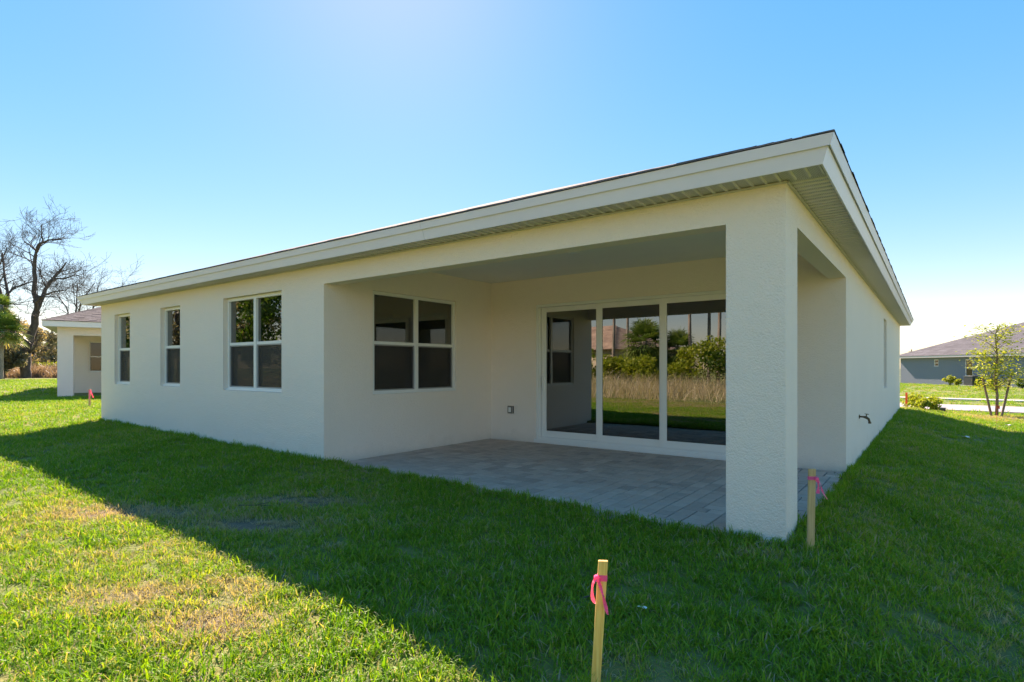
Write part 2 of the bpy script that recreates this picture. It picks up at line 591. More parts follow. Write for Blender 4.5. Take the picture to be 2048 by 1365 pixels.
cache = {}
rest = MB()
for k, (_, cx, cy, a, b) in enumerate(items):
    tone = min(1, max(0, rp.gauss(.40, .15)))
    ti = min(7, int(tone * 8))
    g_ = .0065
    dz = rp.uniform(-.0015, .0015)
    if k < 300:
        key = (a, b, ti)
        if key not in cache:
            m_ = MB(); m_.chamfer(-a * U / 2 + g_, a * U / 2 - g_, -b * U / 2 + g_, b * U / 2 - g_, -.05, 0, .004, (ti + .5) / 8)
            cache[key] = m_.mesh('paver', 'paver')
        o = bpy.data.objects.new('paver', cache[key])
        COL.objects.link(o)
        o.parent = pat
        o.location = (cx, cy, PZ + dz)
        o.rotation_euler = (rp.uniform(-.006, .006), rp.uniform(-.006, .006), 0)
    else:
        rest.chamfer(cx - a * U / 2 + g_, cx + a * U / 2 - g_, cy - b * U / 2 + g_, cy + b * U / 2 - g_, 0, PZ + dz, .004, (ti + .5) / 8)
tag(rest.build('far_pavers', 'paver', pat), kind='stuff')

# ------------------------------------------------------------------ main house
house = tag(empty('house'), 'white stucco single storey house with covered corner patio and sliding glass doors', 'house')
XL, YF, ZT = -14.45, 18.5, 2.85
LX, LY, BZ, CZ = -5.95, 3.75, 2.59, 3.04
W1 = (-13.655, -12.80, 1.05, 2.585); W2 = (-11.29, -10.43, 1.05, 2.585); W3 = (-8.80, -7.015, 1.03, 2.59)
WP = (.864, 2.745, 1.0, 2.597)
WS = (10.75, 11.72, .93, 2.555)
DR = (-4.905, -1.24, .115, 2.56)
mb = MB()
# back wall (faces -y): s = x
wall_panel(mb, (0, 0, 0), (1, 0, 0), (0, -1, 0), XL, LX, -.5, ZT + .2, .2, [W1, W2, W3])
# side of the patio (faces +x): s = y
wall_panel(mb, (LX, 0, 0), (0, 1, 0), (1, 0, 0), .2, LY, -.4, CZ + .1, .2, [WP])
# patio rear wall with the door opening
wall_panel(mb, (0, LY, 0), (1, 0, 0), (0, -1, 0), LX - .2, 0, -.4, CZ + .1, .2, [DR])
# right side wall
wall_panel(mb, (0, 0, 0), (0, 1, 0), (1, 0, 0), LY + .2, YF, -.7, ZT + .2, .2, [WS])
# left and street walls
wall_panel(mb, (XL, 0, 0), (0, 1, 0), (-1, 0, 0), .2, YF, -.5, ZT + .2, .2)
wall_panel(mb, (0, YF, 0), (1, 0, 0), (0, 1, 0), XL + .2, -.2, -.8, ZT + .2, .2)
mb.build('wall', 'stucco', house)
mb = MB()
c_ = .007
mb.prism([(-.457 + c_, 0, -.4), (-c_, 0, -.4), (-c_ * .3, c_ * .3, -.4), (0, c_, -.4), (0, .457 - c_, -.4), (-c_, .457, -.4), (-.457 + c_, .457, -.4), (-.457, .457 - c_, -.4), (-.457, c_, -.4), (-.457 + c_ * .3, c_ * .3, -.4)], (0, 0, BZ + .4))
mb.build('column', 'stucco', house)
mb = MB(); mb.box(LX, 0, 0, .2, BZ, ZT + .2); mb.build('beam', 'stucco', house)
mb = MB(); mb.box(-.2, 0, .2, LY, BZ, ZT + .2); mb.build('beam', 'stucco', house)
mb = MB(); mb.box(LX, -.2, .2, LY, CZ, CZ + .05); mb.build('patio_ceiling', 'ceiling', house)
# rooms behind the glass
mb = MB()
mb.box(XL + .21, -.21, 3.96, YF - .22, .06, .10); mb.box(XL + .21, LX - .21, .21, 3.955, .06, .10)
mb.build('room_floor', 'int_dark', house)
mb = MB()
mb.box(XL + .21, -.21, 3.96, YF - .22, 2.80, 2.84); mb.box(XL + .21, LX - .21, .21, 3.955, 2.80, 2.84)
mb.build('room_ceiling', 'interior', house)
mb = MB()
mb.box(XL + .21, LX - .21, 4.4, 4.5, .1, 2.8)
mb.box(-9.6, -9.5, .21, 4.39, .1, 2.8); mb.box(-12.0, -11.9, .21, 4.39, .1, 2.8)
mb.box(LX - .2, -.21, 9.5, 9.6, .1, 2.8)
mb.box(-6.3, -6.2, 4.51, 9.49, .1, 2.8)
mb.build('room_partition', 'interior', house)
mb = MB()
mb.box(-6.1, -5.4, 8.7, 9.45, .1, 1.85); mb.box(-5.35, -2.3, 8.85, 9.45, .1, 1.0); mb.box(-5.35, -2.3, 9.1, 9.45, 1.5, 2.35)
mb.build('kitchen_cabinet', 'int_dark', house)

def wframe(P, mb, a, b, c, d, wd, d0, d1):
    """rectangular ring in the (s,z) plane between depths d0 and d1"""
    for (p, q, r, t) in ((a, b, c, c + wd), (a, b, d - wd, d), (a, a + wd, c + wd, d - wd), (b - wd, b, c + wd, d - wd)):
        mb.box(p, q, d0, d1, r, t, xf=P)

def window(parent, o, u, n, h, double, depth=.075, fr='frame', glass='glass', detail=True):
    o, u, n = Vector(o), Vector(u), Vector(n)
    P = lambda p: o + u * p.x - n * p.y + V(0, 0, p.z)
    a, b, c, d = h
    a += .003; b -= .003; c += .003; d -= .003
    fw = .05
    mb = MB(); wframe(P, mb, a, b, c, d, fw, depth, depth + .085)
    w_ = mb.build('window', fr, parent)
    mid = (c + d) / 2
    cols = [(a + fw, b - fw)]
    if double:
        mu = .07
        m_ = (a + b) / 2
        cols = [(a + fw, m_ - mu / 2), (m_ + mu / 2, b - fw)]
        mb = MB(); mb.box(m_ - mu / 2, m_ + mu / 2, depth - .006, depth + .085, c + fw, d - fw, xf=P); mb.build('mullion', fr, w_)
    mb = MB(); mb.box(a - .0, b + .0, depth - .03, depth, c, c + .032, xf=P); mb.build('sill', fr, w_)
    for (p, q) in cols:
        mb = MB(); mb.box(p, q, depth + .012, depth + .07, mid - .022, mid + .024, xf=P); mb.build('meeting_rail', fr, w_)
        mb = MB(); mb.box(p + .001, q - .001, depth + .036, depth + .044, mid + .0245, d - fw - .001, xf=P); mb.build('pane', glass, w_)
        mb = MB(); mb.box(p + .02, q - .02, depth + .052, depth + .058, c + fw + .02, mid - .023, xf=P); mb.build('pane', glass, w_)
        if detail:
            mb = MB(); wframe(P, mb, p + .001, q - .001, c + fw + .001, mid - .0225, .019, depth + .014, depth + .05); mb.build('screen_frame', 'grey_frame', w_)
            mb = MB()
            mb.add([P(V(p + .02, depth + .03, c + fw + .02)), P(V(q - .02, depth + .03, c + fw + .02)), P(V(q - .02, depth + .03, mid - .042)), P(V(p + .02, depth + .03, mid - .042))], [(0, 1, 2, 3)])
            mb.build('insect_screen', 'screen', w_)
    if detail:
        # raised blind behind the upper panes
        mb = MB(); mb.box(a + .03, b - .03, depth + .13, depth + .18, d - .30, d - .05, xf=P); mb.build('raised_blind', 'frame', w_)
    return w_

window(house, (0, 0, 0), (1, 0, 0), (0, -1, 0), W1, False)
window(house, (0, 0, 0), (1, 0, 0), (0, -1, 0), W2, False)
window(house, (0, 0, 0), (1, 0, 0), (0, -1, 0), W3, True)
window(house, (LX, 0, 0), (0, 1, 0), (1, 0, 0), WP, True, .03)
window(house, (0, 0, 0), (0, 1, 0), (1, 0, 0), WS, False)

# sliding door
a, b, c, d = DR
P = lambda p: V(p.x, LY + p.y, p.z)
mb = MB()
mb.box(a + .003, a + .045, .01, .17, c + .002, d - .003, xf=P); mb.box(b - .045, b - .003, .01, .17, c + .002, d - .003, xf=P)
mb.box(a + .045, b - .045, .01, .17, d - .05, d - .003, xf=P)
for dd in (.052, .092):
    mb.box(a + .045, a + .055, dd, dd + .008, c + .04, d - .05, xf=P)
sd = mb.build('sliding_door', 'frame', house)
mb = MB(); mb.box(a - .02, b + .02, -.035, .17, PZ + .002, c + .0015, xf=P); mb.box(a + .046, b - .046, .0, .17, c + .002, c + .022, xf=P)
for dd in (.03, .075, .12):
    mb.box(a + .046, b - .046, dd - .012, dd - .008, c + .0225, c + .03, xf=P)
mb.build('threshold', 'frame', sd)
px = [(-4.855, -3.63), (-3.695, -2.48), (-2.545, -1.285)]
for k, (p, q) in enumerate(px):
    d0 = .112 - .04 * k
    lo, hi = c + .032, d - .052
    fw, bt = .1, .115
    mb = MB()
    mb.box(p, p + fw, d0, d0 + .036, lo, hi, xf=P); mb.box(q - fw, q, d0, d0 + .036, lo, hi, xf=P)
    mb.box(p + fw, q - fw, d0, d0 + .036, lo, lo + bt, xf=P); mb.box(p + fw, q - fw, d0, d0 + .036, hi - .085, hi, xf=P)
    mb.build('door_panel', 'frame', sd)
    mb = MB(); mb.box(p + fw - .004, q - fw + .004, d0 + .014, d0 + .022, lo + bt - .004, hi - .081, xf=P); mb.build('pane', 'glass_door', sd)
    if k == 0:
        mb = MB(); mb.box(p + .03, p + .055, d0 - .03, d0, 1.0, 1.26, xf=P); mb.box(p + .033, p + .052, d0 - .034, d0 - .029, 1.03, 1.23, xf=P)
        mb.build('handle', 'frame', sd)

# eaves: soffit, fascia, drip edge, roof
OV, OT, OD = .29, .333, .362
Z0, Z1, Z2 = ZT, 2.964, 3.026
sof = MB()
sof.box(XL - OV + .01, OV - .01, -OV + .01, -.002, ZT + .03, ZT + .04); sof.box(.002, OV - .01, 0, YF + OV - .01, ZT + .03, ZT + .04)
sof.box(XL - OV + .01, XL - .002, 0, YF + OV - .01, ZT + .03, ZT + .04); sof.box(XL, 0, YF + .002, YF + OV - .01, ZT + .03, ZT + .04)
sof = sof.build('soffit', 'soffit_plain', house)
# one panel: three ribs, each a shallow channel
def soffit_mesh():
    m_ = MB()
    L = OV - .012
    prof = []
    for k in range(3):
        x = k * .1
        prof += [(x, 0), (x + .074, 0), (x + .080, -.011), (x + .092, -.011), (x + .098, 0)]
    prof.append((.3, 0))
    n = len(prof)
    vs = [V(x, 0, z) for x, z in prof] + [V(x, L, z) for x, z in prof]
    vs += [V(x, 0, z + .006) for x, z in prof] + [V(x, L, z + .006) for x, z in prof]
    fs = []
    for i in range(n - 1):
        fs += [(i, i + 1, n + i + 1, n + i), (2 * n + i, 3 * n + i, 3 * n + i + 1, 2 * n + i + 1)]
    m_.add(vs, fs)
    return m_.mesh('soffit_panel', 'soffit', fix=False)
sm = soffit_mesh()
def place_panels(p0, dirv, count, ang):
    for k in range(count):
        o = bpy.data.objects.new('soffit_panel', sm)
        COL.objects.link(o); o.parent = sof
        p = Vector(p0) + Vector(dirv) * (k * .3035)
        o.location = p
        o.rotation_euler = (0, 0, ang)
place_panels((OV - .012 - .3, -OV + .006, ZT + .012), (-1, 0, 0), 49, 0)           # back
place_panels((OV - .006, .0, ZT + .012), (0, 1, 0), 62, R(90))                      # right
place_panels((XL - OV + .006, .3, ZT + .012), (0, 1, 0), 61, R(-90))                # left
mb = MB(); mb.box(.002, .022, .0, YF + .2, ZT - .008, ZT + .003); mb.box(XL, .0, -.022, -.002, ZT - .008, ZT + .003)
mb.build('wall_channel', 'soffit_plain', sof)

def fascia_run(length, seg, xf, parent, seed):
    """boards along +s; profile leans out"""
    r_ = random.Random(seed)
    s = 0.
    while s < length - 1e-6:
        e = min(length, s + seg)
        if length - e < .8: e = length
        j = r_.uniform(-.0012, .0012)
        for nm, (za, oa, zb, ob, th) in (('fascia_board', (Z0 - .004, OV, Z1, OT, .012)), ('drip_edge', (Z1 - .012, OT + .012, Z2, OD + .008, .008))):
            m_ = MB()
            m0 = lambda s_, o_: s_
            pts = []
            for ss in (s, e - .003):
                for (o_, z_) in ((oa + j, za), (ob + j, zb), (ob - th + j, zb), (oa - th + j, za)):
                    # mitre: the ends of a run follow the outward offset
                    t_ = ss
                    if ss == 0.: t_ = -o_
                    if ss == e - .003 and e == length: t_ = length + o_
                    pts.append(xf(t_, o_, z_))
            m_.add(pts, [(0, 1, 5, 4), (1, 2, 6, 5), (2, 3, 7, 6), (3, 0, 4, 7), (0, 3, 2, 1), (4, 5, 6, 7)])
            m_.build(nm, 'fascia', parent)
        s = e
fas = MB()
for (xa, xb, ya, yb) in ((XL - OV + .03, OV - .03, -OV + .03, -OV + .06), (OV - .06, OV - .03, -OV + .06, YF + OV - .06)):
    fas.box(xa, xb, ya, yb, ZT + .045, Z2 - .03)
fas = fas.build('fascia', 'fascia', house)
W_, D_ = -XL, YF
fascia_run(W_, 3.66, lambda s, o, z: V(-s, -o, z), fas, 1)
fascia_run(D_, 3.66, lambda s, o, z: V(o, s, z), fas, 2)
fascia_run(D_, 3.66, lambda s, o, z: V(XL - o, D_ - s, z), fas, 3)
fascia_run(W_, 3.66, lambda s, o, z: V(XL + s, D_ + o, z), fas, 4)

def hip_roof(name, x0, x1, y0, y1, z, pitch, mat, parent, xf=None, th=.03):
    xf = xf or (lambda p: p)
    wx, wy = x1 - x0, y1 - y0
    m_ = MB()
    h = min(wx, wy) / 2
    if wx <= wy:
        r0, r1 = V(x0 + h, y0 + h, z + h * pitch), V(x0 + h, y1 - h, z + h * pitch)
        e = [V(x0, y0, z), V(x1, y0, z), V(x1, y1, z), V(x0, y1, z)]
        fs = [(0, 1, 4), (1, 2, 5, 4), (2, 3, 5), (3, 0, 4, 5)]
    else:
        r0, r1 = V(x0 + h, y0 + h, z + h * pitch), V(x1 - h, y0 + h, z + h * pitch)
        e = [V(x0, y0, z), V(x1, y0, z), V(x1, y1, z), V(x0, y1, z)]
        fs = [(0, 1, 5, 4), (1, 2, 5), (2, 3, 4, 5), (3, 0, 4)]
    m_.add([xf(p) for p in e + [r0, r1]], fs)
    return m_.build(name, mat, parent)

ER = .374
roof = hip_roof('roof', XL - ER, ER, -ER, YF + ER, Z2 + .004, .38, 'shingle', house)
# shingle edge: overlapping tabs along the two eaves in view
rs = random.Random(5)
tabs = MB()
def tab_row(xf, length, rows, step=.165, wmin=.14, wmax=.33):
    for r_ in range(rows):
        s = rs.uniform(-.2, 0)
        while s < length:
            wd = rs.uniform(wmin, wmax)
            e0, e1 = max(s, 0), min(s + wd - .006, length)
            if e1 - e0 > .02:
                thick = rs.choice((.001, .003, .006))
                lo = -.004 + rs.uniform(-.006, .003) + r_ * step
                hi = lo + step + .03
                base = .002
                q = [xf(e0, lo, base), xf(e1, lo, base), xf(e1, hi, base), xf(e0, hi, base)]
                t2 = [xf(e0, lo, base + thick + .004), xf(e1, lo, base + thick + .004), xf(e1, hi, base + .003), xf(e0, hi, base + .003)]
                tabs.add(q + t2, [(4, 5, 6, 7), (0, 1, 5, 4), (1, 2, 6, 5), (3, 0, 4, 7)], rs.random())
            s += wd
sl = .38
def eave_back(s, up, h): return V(ER - max(s, up), -ER + up, Z2 + .004 + up * sl + h)
def eave_side(s, up, h): return V(ER - up, -ER + max(s, up), Z2 + .004 + up * sl + h)
tab_row(eave_back, W_ + 2 * ER, 5)
tab_row(eave_side, D_ + 2 * ER, 5)
tag(tabs.build('shingle_courses', 'shingle', roof, fix=False), kind='stuff')

# ceiling light, outlet, hose tap
t_ = tag(empty('ceiling_light', (-3.1, 2.05, CZ)), 'small white round light flush on the patio ceiling', 'light')
mb = MB(); mb.tube([(-3.1, 2.05, CZ - .001), (-3.1, 2.05, CZ - .018), (-3.1, 2.05, CZ - .028)], [.095, .095, .07], 24); mb.build('trim_ring', 'frame', t_, True)
mb = MB(); mb.tube([(-3.1, 2.05, CZ - .0285), (-3.1, 2.05, CZ - .034)], [.06, .05], 20); mb.build('lens', 'paper', t_, True)

t_ = tag(empty('outdoor_outlet', (-5.465, LY, .62)), 'grey weatherproof outlet box on patio wall beside the sliding door', 'outlet')
mb = MB(); mb.chamfer(-.062, .062, -.07, .07, 0, .05, .012, xf=lambda p: V(-5.465 + p.x, LY - p.z, .623 + p.y)); mb.build('box', 'steel', t_)
mb = MB(); mb.chamfer(-.028, .028, -.045, .045, 0, .012, .005, xf=lambda p: V(-5.465 + p.x, LY - .0505 - p.z, .623 + p.y)); mb.build('cover', 'frame', t_)

t_ = tag(empty('hose_tap', (0, 5.35, .66)), 'brass hose tap sticking out of the right side wall', 'tap')
mb = MB(); mb.tube([(.001, 5.35, .66), (.012, 5.35, .66)], .03, 16); mb.build('flange', 'brass', t_)
mb = MB(); mb.tube([(.01, 5.35, .66), (.05, 5.35, .66), (.09, 5.35, .655), (.125, 5.35, .63), (.14, 5.35, .58)], [.012, .013, .022, .018, .017], 12); mb.tube([(.14, 5.35, .585), (.141, 5.35, .562)], [.021, .021], 12)
mb.build('spout', 'brass', t_, True)
mb = MB(); mb.tube([(.095, 5.35, .67), (.10, 5.35, .70)], .007, 8); mb.tube([(.10, 5.35, .70), (.101, 5.35, .708)], [.03, .028], 12); mb.build('handle', 'brass', t_)

# ------------------------------------------------------------------ stakes
def stake(x, y, top, lean, wood, label, twist, flags, wid=.046, th=.02, base=None):
    zb = gz1(x, y) if base is None else base
    t_ = tag(empty('survey_stake', (x, y, zb)), label, 'stake', 'survey stakes in the lawn')
    ca, sa = math.cos(twist), math.sin(twist)
    def xf(p):
        k = p.z - zb
        return V(x + p.x * ca - p.y * sa + lean[0] * k, y + p.x * sa + p.y * ca + lean[1] * k, p.z)
    mb = MB()
    mb.chamfer(-wid / 2, wid / 2, -th / 2, th / 2, zb - .12, top, .002, xf=xf)
    mb.build('post', wood, t_)
    # ribbon: a band round the post and hanging tails
    zr = top - flags[0]
    rw = .026
    m_ = MB()
    e = .0015
    m_.box(-wid / 2 - e, wid / 2 + e, -th / 2 - e, th / 2 + e, zr - rw, zr, .4, xf=xf)
    m_.chamfer(flags[1] * (wid / 2 + .004) - .011, flags[1] * (wid / 2 + .004) + .011, -th / 2 - .014, th / 2 - .004, zr - rw * .9, zr - rw * .05, .006, .6, xf=xf)
    m_.build('ribbon', 'ribbon', t_)
    for (pts, ww, tn) in flags[2]:
        m_ = MB()
        prev = None
        n = len(pts)
        # smooth the tail
        fine = []
        for i in range(n - 1):
            p0, p1, p2, p3 = [Vector(pts[min(max(i + o_, 0), n - 1)]) for o_ in (-1, 0, 1, 2)]
            for t in (0, .25, .5, .75):
                fine.append(.5 * ((2 * p1) + (-p0 + p2) * t + (2 * p0 - 5 * p1 + 4 * p2 - p3) * t * t + (-p0 + 3 * p1 - 3 * p2 + p3) * t ** 3))
        fine.append(Vector(pts[-1]))
        L, Rr = [], []
        for i, p in enumerate(fine):
            wv = ww * (.75 + .25 * math.sin(i * .9))
            yy_ = .006 * math.sin(i * 1.1)
            L.append(xf(V(p.x - wv / 2, p.y + yy_, p.z + zr))); Rr.append(xf(V(p.x + wv / 2, p.y - yy_, p.z + zr)))
        for off in (0, .0006):
            vs = [q + V(0, off, 0) for q in L] + [q + V(0, off, 0) for q in Rr]
            m_.add(vs, [(i, i + 1, n2 + i + 1, n2 + i) for n2 in (len(L),) for i in range(n2 - 1)], tn)
        m_.build('ribbon_tail', 'ribbon', t_, True, fix=False)
    return t_

# front stake, beside the column stake, then the far ones
stake(-.26, -2.61, .574, (.05, .037), 'wood', 'yellow pine survey stake with pink ribbon nearest the camera', R(30),
      (.06, -1, [([(-.022, -.016, -.005), (-.04, -.03, -.035), (-.038, -.034, -.085), (-.026, -.03, -.115)], .015, .9), ([(-.020, -.02, -.012), (.0, -.03, -.06), (.016, -.035, -.11), (.03, -.04, -.155)], .016, .35)]), wid=.04)
stake(.185, -.10, .66, (.014, .008), 'wood_old', 'wooden survey stake with pink ribbon standing beside the white column', R(36),
      (.055, 1, [([(.02, -.012, -.006), (.04, -.016, -.05), (.038, -.016, -.125)], .026, .5), ([(.022, -.012, -.006), (.052, -.02, -.05), (.07, -.02, -.11), (.105, -.022, -.165)], .012, .8)]), wid=.048)
z_ = gz1(-18.57, 1.0)
stake(-18.57, 1.0, z_ + .52, (.0, .0), 'wood_old', 'short survey stake with pink ribbon in front of the neighbouring white house', R(36),
      (.02, 1, [([(.0, -.014, -.006), (.06, -.02, -.08), (.12, -.02, -.22)], .05, .8), ([(.0, -.014, -.0), (.01, -.02, -.1), (.0, -.02, -.25)], .05, .9)]), wid=.06)
stake(-18.3, 1.45, z_ + .5, (.0, .0), 'wood_old', 'survey stake half hidden by the left end of the house', R(36),
      (.02, -1, [([(.0, -.014, -.006), (-.05, -.02, -.08), (-.06, -.02, -.2)], .06, .9)]), wid=.06)
t_ = tag(empty('survey_stake', (.13, 20.2, gz1(.13, 20.2))), 'orange painted survey stake in the weeds past the right wall', 'stake', 'survey stakes in the lawn')
zb = gz1(.13, 20.2)
mb = MB(); mb.chamfer(.10, .16, 20.18, 20.22, zb - .1, zb + .56, .004); mb.build('post', 'wood_old', t_)
mb = MB(); mb.box(.097, .163, 20.177, 20.223, zb + .16, zb + .565); mb.build('paint_band', 'orange', t_)

# ------------------------------------------------------------------ neighbouring house on the left
NP = V(-26.7, 2.35, 0)
na = R(-19)
nx_, ny_ = V(math.cos(na), math.sin(na), 0), V(-math.sin(na), math.cos(na), 0)
def NX(p): return NP + nx_ * p.x + ny_ * p.y + V(0, 0, p.z)
nb = tag(empty('house', (0, 0, 0)), 'white neighbouring house with brown shingles beyond the left end of the main house', 'house')
NT_, NB = 3.02, 2.70
mb = MB()
def nwall(o, u, n, s0, s1, z0, z1, holes=()):
    m_ = MB()
    wall_panel(m_, o, u, n, s0, s1, z0, z1, .2, holes)
    mb.add([NX(Vector(v)) for v in m_.v], m_.f)
NW = (.82, 1.95, 1.22, 2.62)
nwall((-4., 0, 0), (0, 1, 0), (1, 0, 0), 0, 4.2, -.2, NT_ + .1, [NW])
nwall((0, 0, 0), (0, 1, 0), (1, 0, 0), 4.0, 17, -.4, NT_ + .1)
nwall((0, 4.0, 0), (1, 0, 0), (0, -1, 0), -3.99, -.21, -.2, NT_ + .1)
nwall((0, 0, 0), (1, 0, 0), (0, -1, 0), -15, -4.21, -.3, NT_ + .1)
nwall((-15, 0, 0), (0, 1, 0), (-1, 0, 0), .21, 17, -.3, NT_ + .1)
nwall((0, 17, 0), (1, 0, 0), (0, 1, 0), -14.79, -.21, -.3, NT_ + .1)
mb.build('wall', 'stucco_n', nb)
mb = MB(); mb.box(-.5, 0, 0, .5, -.2, NB, xf=NX); mb.build('column', 'stucco_n', nb)
mb = MB(); mb.box(-3.99, 0, 0, .2, NB, NT_ + .1, xf=NX); mb.build('beam', 'stucco_n', nb)
mb = MB(); mb.box(-.2, 0, .201, 3.999, NB, NT_ + .1, xf=NX); mb.build('beam', 'stucco_n', nb)
mb = MB(); mb.box(-3.99, -.21, .21, 3.99, NT_ + .02, NT_ + .08, xf=NX); mb.build('patio_ceiling', 'ceiling', nb)
mb = MB(); mb.box(-3.99, .05, -.05, 3.99, -.1, .22, xf=NX); mb.build('patio_floor', 'asphalt', nb)
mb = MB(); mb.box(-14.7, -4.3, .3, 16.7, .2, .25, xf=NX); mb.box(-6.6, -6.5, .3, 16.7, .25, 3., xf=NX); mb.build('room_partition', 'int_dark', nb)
window(nb, NX(V(-4, 0, 0)), ny_, nx_, NW, False, .05, glass='glass_far', detail=False)
# eaves
mb = MB()
mb.box(-15.4, .4, -.4, -.003, NT_, NT_ + .02, xf=NX); mb.box(.003, .4, 0, 17.4, NT_, NT_ + .02, xf=NX); mb.box(-15.4, -15.003, 0, 17.4, NT_, NT_ + .02, xf=NX)
mb.build('soffit', 'soffit_plain', nb)
for (xa, xb, ya, yb) in ((-15.42, .42, -.42, -.401), (.401, .42, -.4, 17.42), (-15.42, -15.401, -.4, 17.42)):
    mb = MB(); mb.box(xa, xb, ya, yb, NT_ - .01, NT_ + .21, xf=NX); mb.build('fascia', 'frame', nb)
nr = hip_roof('roof', -15.45, .45, -.45, 17.45, NT_ + .215, .42, 'shingle_brown', nb, xf=NX)
tabs = MB(); rs = random.Random(9)
def neave(s, up, h): return NX(V(.45 - up, -.45 + max(s, up), NT_ + .217 + up * .42 + h * 1.8))
tab_row(neave, 9., 40, .14, .2, .36)
tag(tabs.build('shingle_courses', 'shingle_brown', nr, fix=False), kind='stuff')

# ------------------------------------------------------------------ slate house across the street
GA = V(-1.9, 67.8, -.23)
gd = V(.626, -.78, 0).normalized()
gn = V(gd.y, -gd.x, 0)
def GX(p): return GA + gd * p.x - gn * p.y + V(0, 0, p.z)
gh = tag(empty('house'), 'slate blue house with grey hip roof across the street on the right', 'house')
GH = 2.64
GW1 = (4.56, 5.10, 1.78, 2.43); GW2 = (8.19, 9.0, .88, 2.40)
mb = MB()
def gwall(o, u, n, s0, s1, z0, z1, holes=()):
    m_ = MB(); wall_panel(m_, o, u, n, s0, s1, z0, z1, .2, holes)
    mb.add([GX(Vector(v)) for v in m_.v], m_.f)
gwall((0, 0, 0), (1, 0, 0), (0, -1, 0), 0, 24, -.6, GH + .1, [GW1, GW2])
gwall((0, 0, 0), (0, 1, 0), (-1, 0, 0), .2, 14, -.6, GH + .1)
gwall((24, 0, 0), (0, 1, 0), (1, 0, 0), .2, 14, -.6, GH + .1)
gwall((0, 14, 0), (1, 0, 0), (0, 1, 0), .2, 23.8, -.6, GH + .1)
mb.build('wall', 'stucco_grey', gh)
window(gh, GX(V(0, 0, 0)), gd, gn, GW1, False, .03, glass='glass_far', detail=False)
window(gh, GX(V(0, 0, 0)), gd, gn, GW2, False, .03, glass='glass_far', detail=False)
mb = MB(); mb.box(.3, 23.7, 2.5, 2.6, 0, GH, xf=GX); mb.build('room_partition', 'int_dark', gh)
mb = MB(); mb.box(-.45, 24.45, -.45, -.003, GH, GH + .02, xf=GX); mb.box(-.45, -.003, 0, 14.4, GH, GH + .02, xf=GX); mb.build('soffit', 'soffit_plain', gh)
for (xa, xb, ya, yb) in ((-.47, 24.47, -.47, -.451), (-.47, -.451, -.45, 14.45)):
    mb = MB(); mb.box(xa, xb, ya, yb, GH - .01, GH + .17, xf=GX); mb.build('fascia', 'soffit_plain', gh)
gr = hip_roof('roof', -.5, 24.5, -.5, 14.5, GH + .175, .42, 'shingle_grey', gh, xf=GX)
tabs = MB(); rs = random.Random(10)
def geave(s, up, h): return GX(V(-.5 + s, -.5 + up, GH + .178 + up * .42 + h * 1.5))
def tab_hip(xf, length, run, step=.15):
    r_ = 0
    while r_ * step < run:
        s = r_ * step
        while s < length - r_ * step:
            wd = rs.uniform(.5, 1.1)
            e0, e1 = s, min(s + wd, length - r_ * step)
            lo, hi = r_ * step, (r_ + 1) * step + .02
            tabs.add([xf(e0, lo, .02), xf(e1, lo, .02), xf(e1, hi, .008), xf(e0, hi, .008), xf(e0, lo, 0), xf(e1, lo, 0)], [(0, 1, 2, 3), (4, 5, 1, 0)], rs.random())
            s += wd
        r_ += 1
tab_hip(geave, 25, 7.4)
tag(tabs.build('shingle_courses', 'shingle_grey', gr, fix=False), kind='stuff')
mb = MB(); p = GX(V(13.0, 2.6, GH + .17 + 3.1 * .42)); mb.tube([p, p + V(0, 0, .4)], .06, 8); mb.build('roof_vent', 'dark_plastic', gr)

# condenser next to it
o_ = GX(V(10.3, -1.1, 0))
t_ = tag(empty('air_conditioner', (o_.x, o_.y, gz1(o_.x, o_.y))), 'dark grey air conditioner unit against the slate blue house wall', 'air conditioner')
zb = gz1(o_.x, o_.y)
def AX(p): return V(o_.x, o_.y, zb) + gd * p.x - gn * p.y + V(0, 0, p.z)
mb = MB(); mb.box(-.6, .6, -.6, .6, -.1, .09, xf=AX); mb.build('pad', 'concrete', t_)
mb = MB(); mb.box(-.45, .45, -.45, .45, .095, .86, xf=AX); mb.build('cabinet', 'ac', t_)
mb = MB()
for k in range(9):
    mb.box(-.458, .458, -.458, .458, .15 + k * .075, .17 + k * .075, xf=AX)
mb.build('louvre', 'dark_plastic', t_)
mb = MB(); mb.box(-.48, .48, -.48, .48, .87, .92, xf=AX); mb.tube([AX(V(0, 0, .92)), AX(V(0, 0, .95))], [.36, .3], 16); mb.build('fan_grille', 'steel', t_)

# ------------------------------------------------------------------ foliage builders
def leaf_quads(cent, size, rng, flat=0., aspect=.5):
    n = len(cent)
    d = rng.normal(size=(n, 3)); d[:, 2] *= (1 - flat)
    d /= np.linalg.norm(d, axis=1, keepdims=True) + 1e-9
    e = rng.normal(size=(n, 3)); e[:, 2] *= (1 - flat)
    e -= (e * d).sum(1, keepdims=True) * d
    e /= np.linalg.norm(e, axis=1, keepdims=True) + 1e-9
    s = size * (.6 + .8 * rng.random((n, 1)))
    a = d * s; b = e * s * aspect
    return np.stack([cent - a, cent + b, cent + a, cent - b], 1)

def clump_pts(n, cents, rads, rng, hollow=.35):
    k = rng.integers(0, len(cents), n)
    v = rng.normal(size=(n, 3)); v /= np.linalg.norm(v, axis=1, keepdims=True)
    r = (hollow + (1 - hollow) * rng.random((n, 1)) ** .6)
    return np.array(cents)[k] + v * r * np.array(rads)[k]

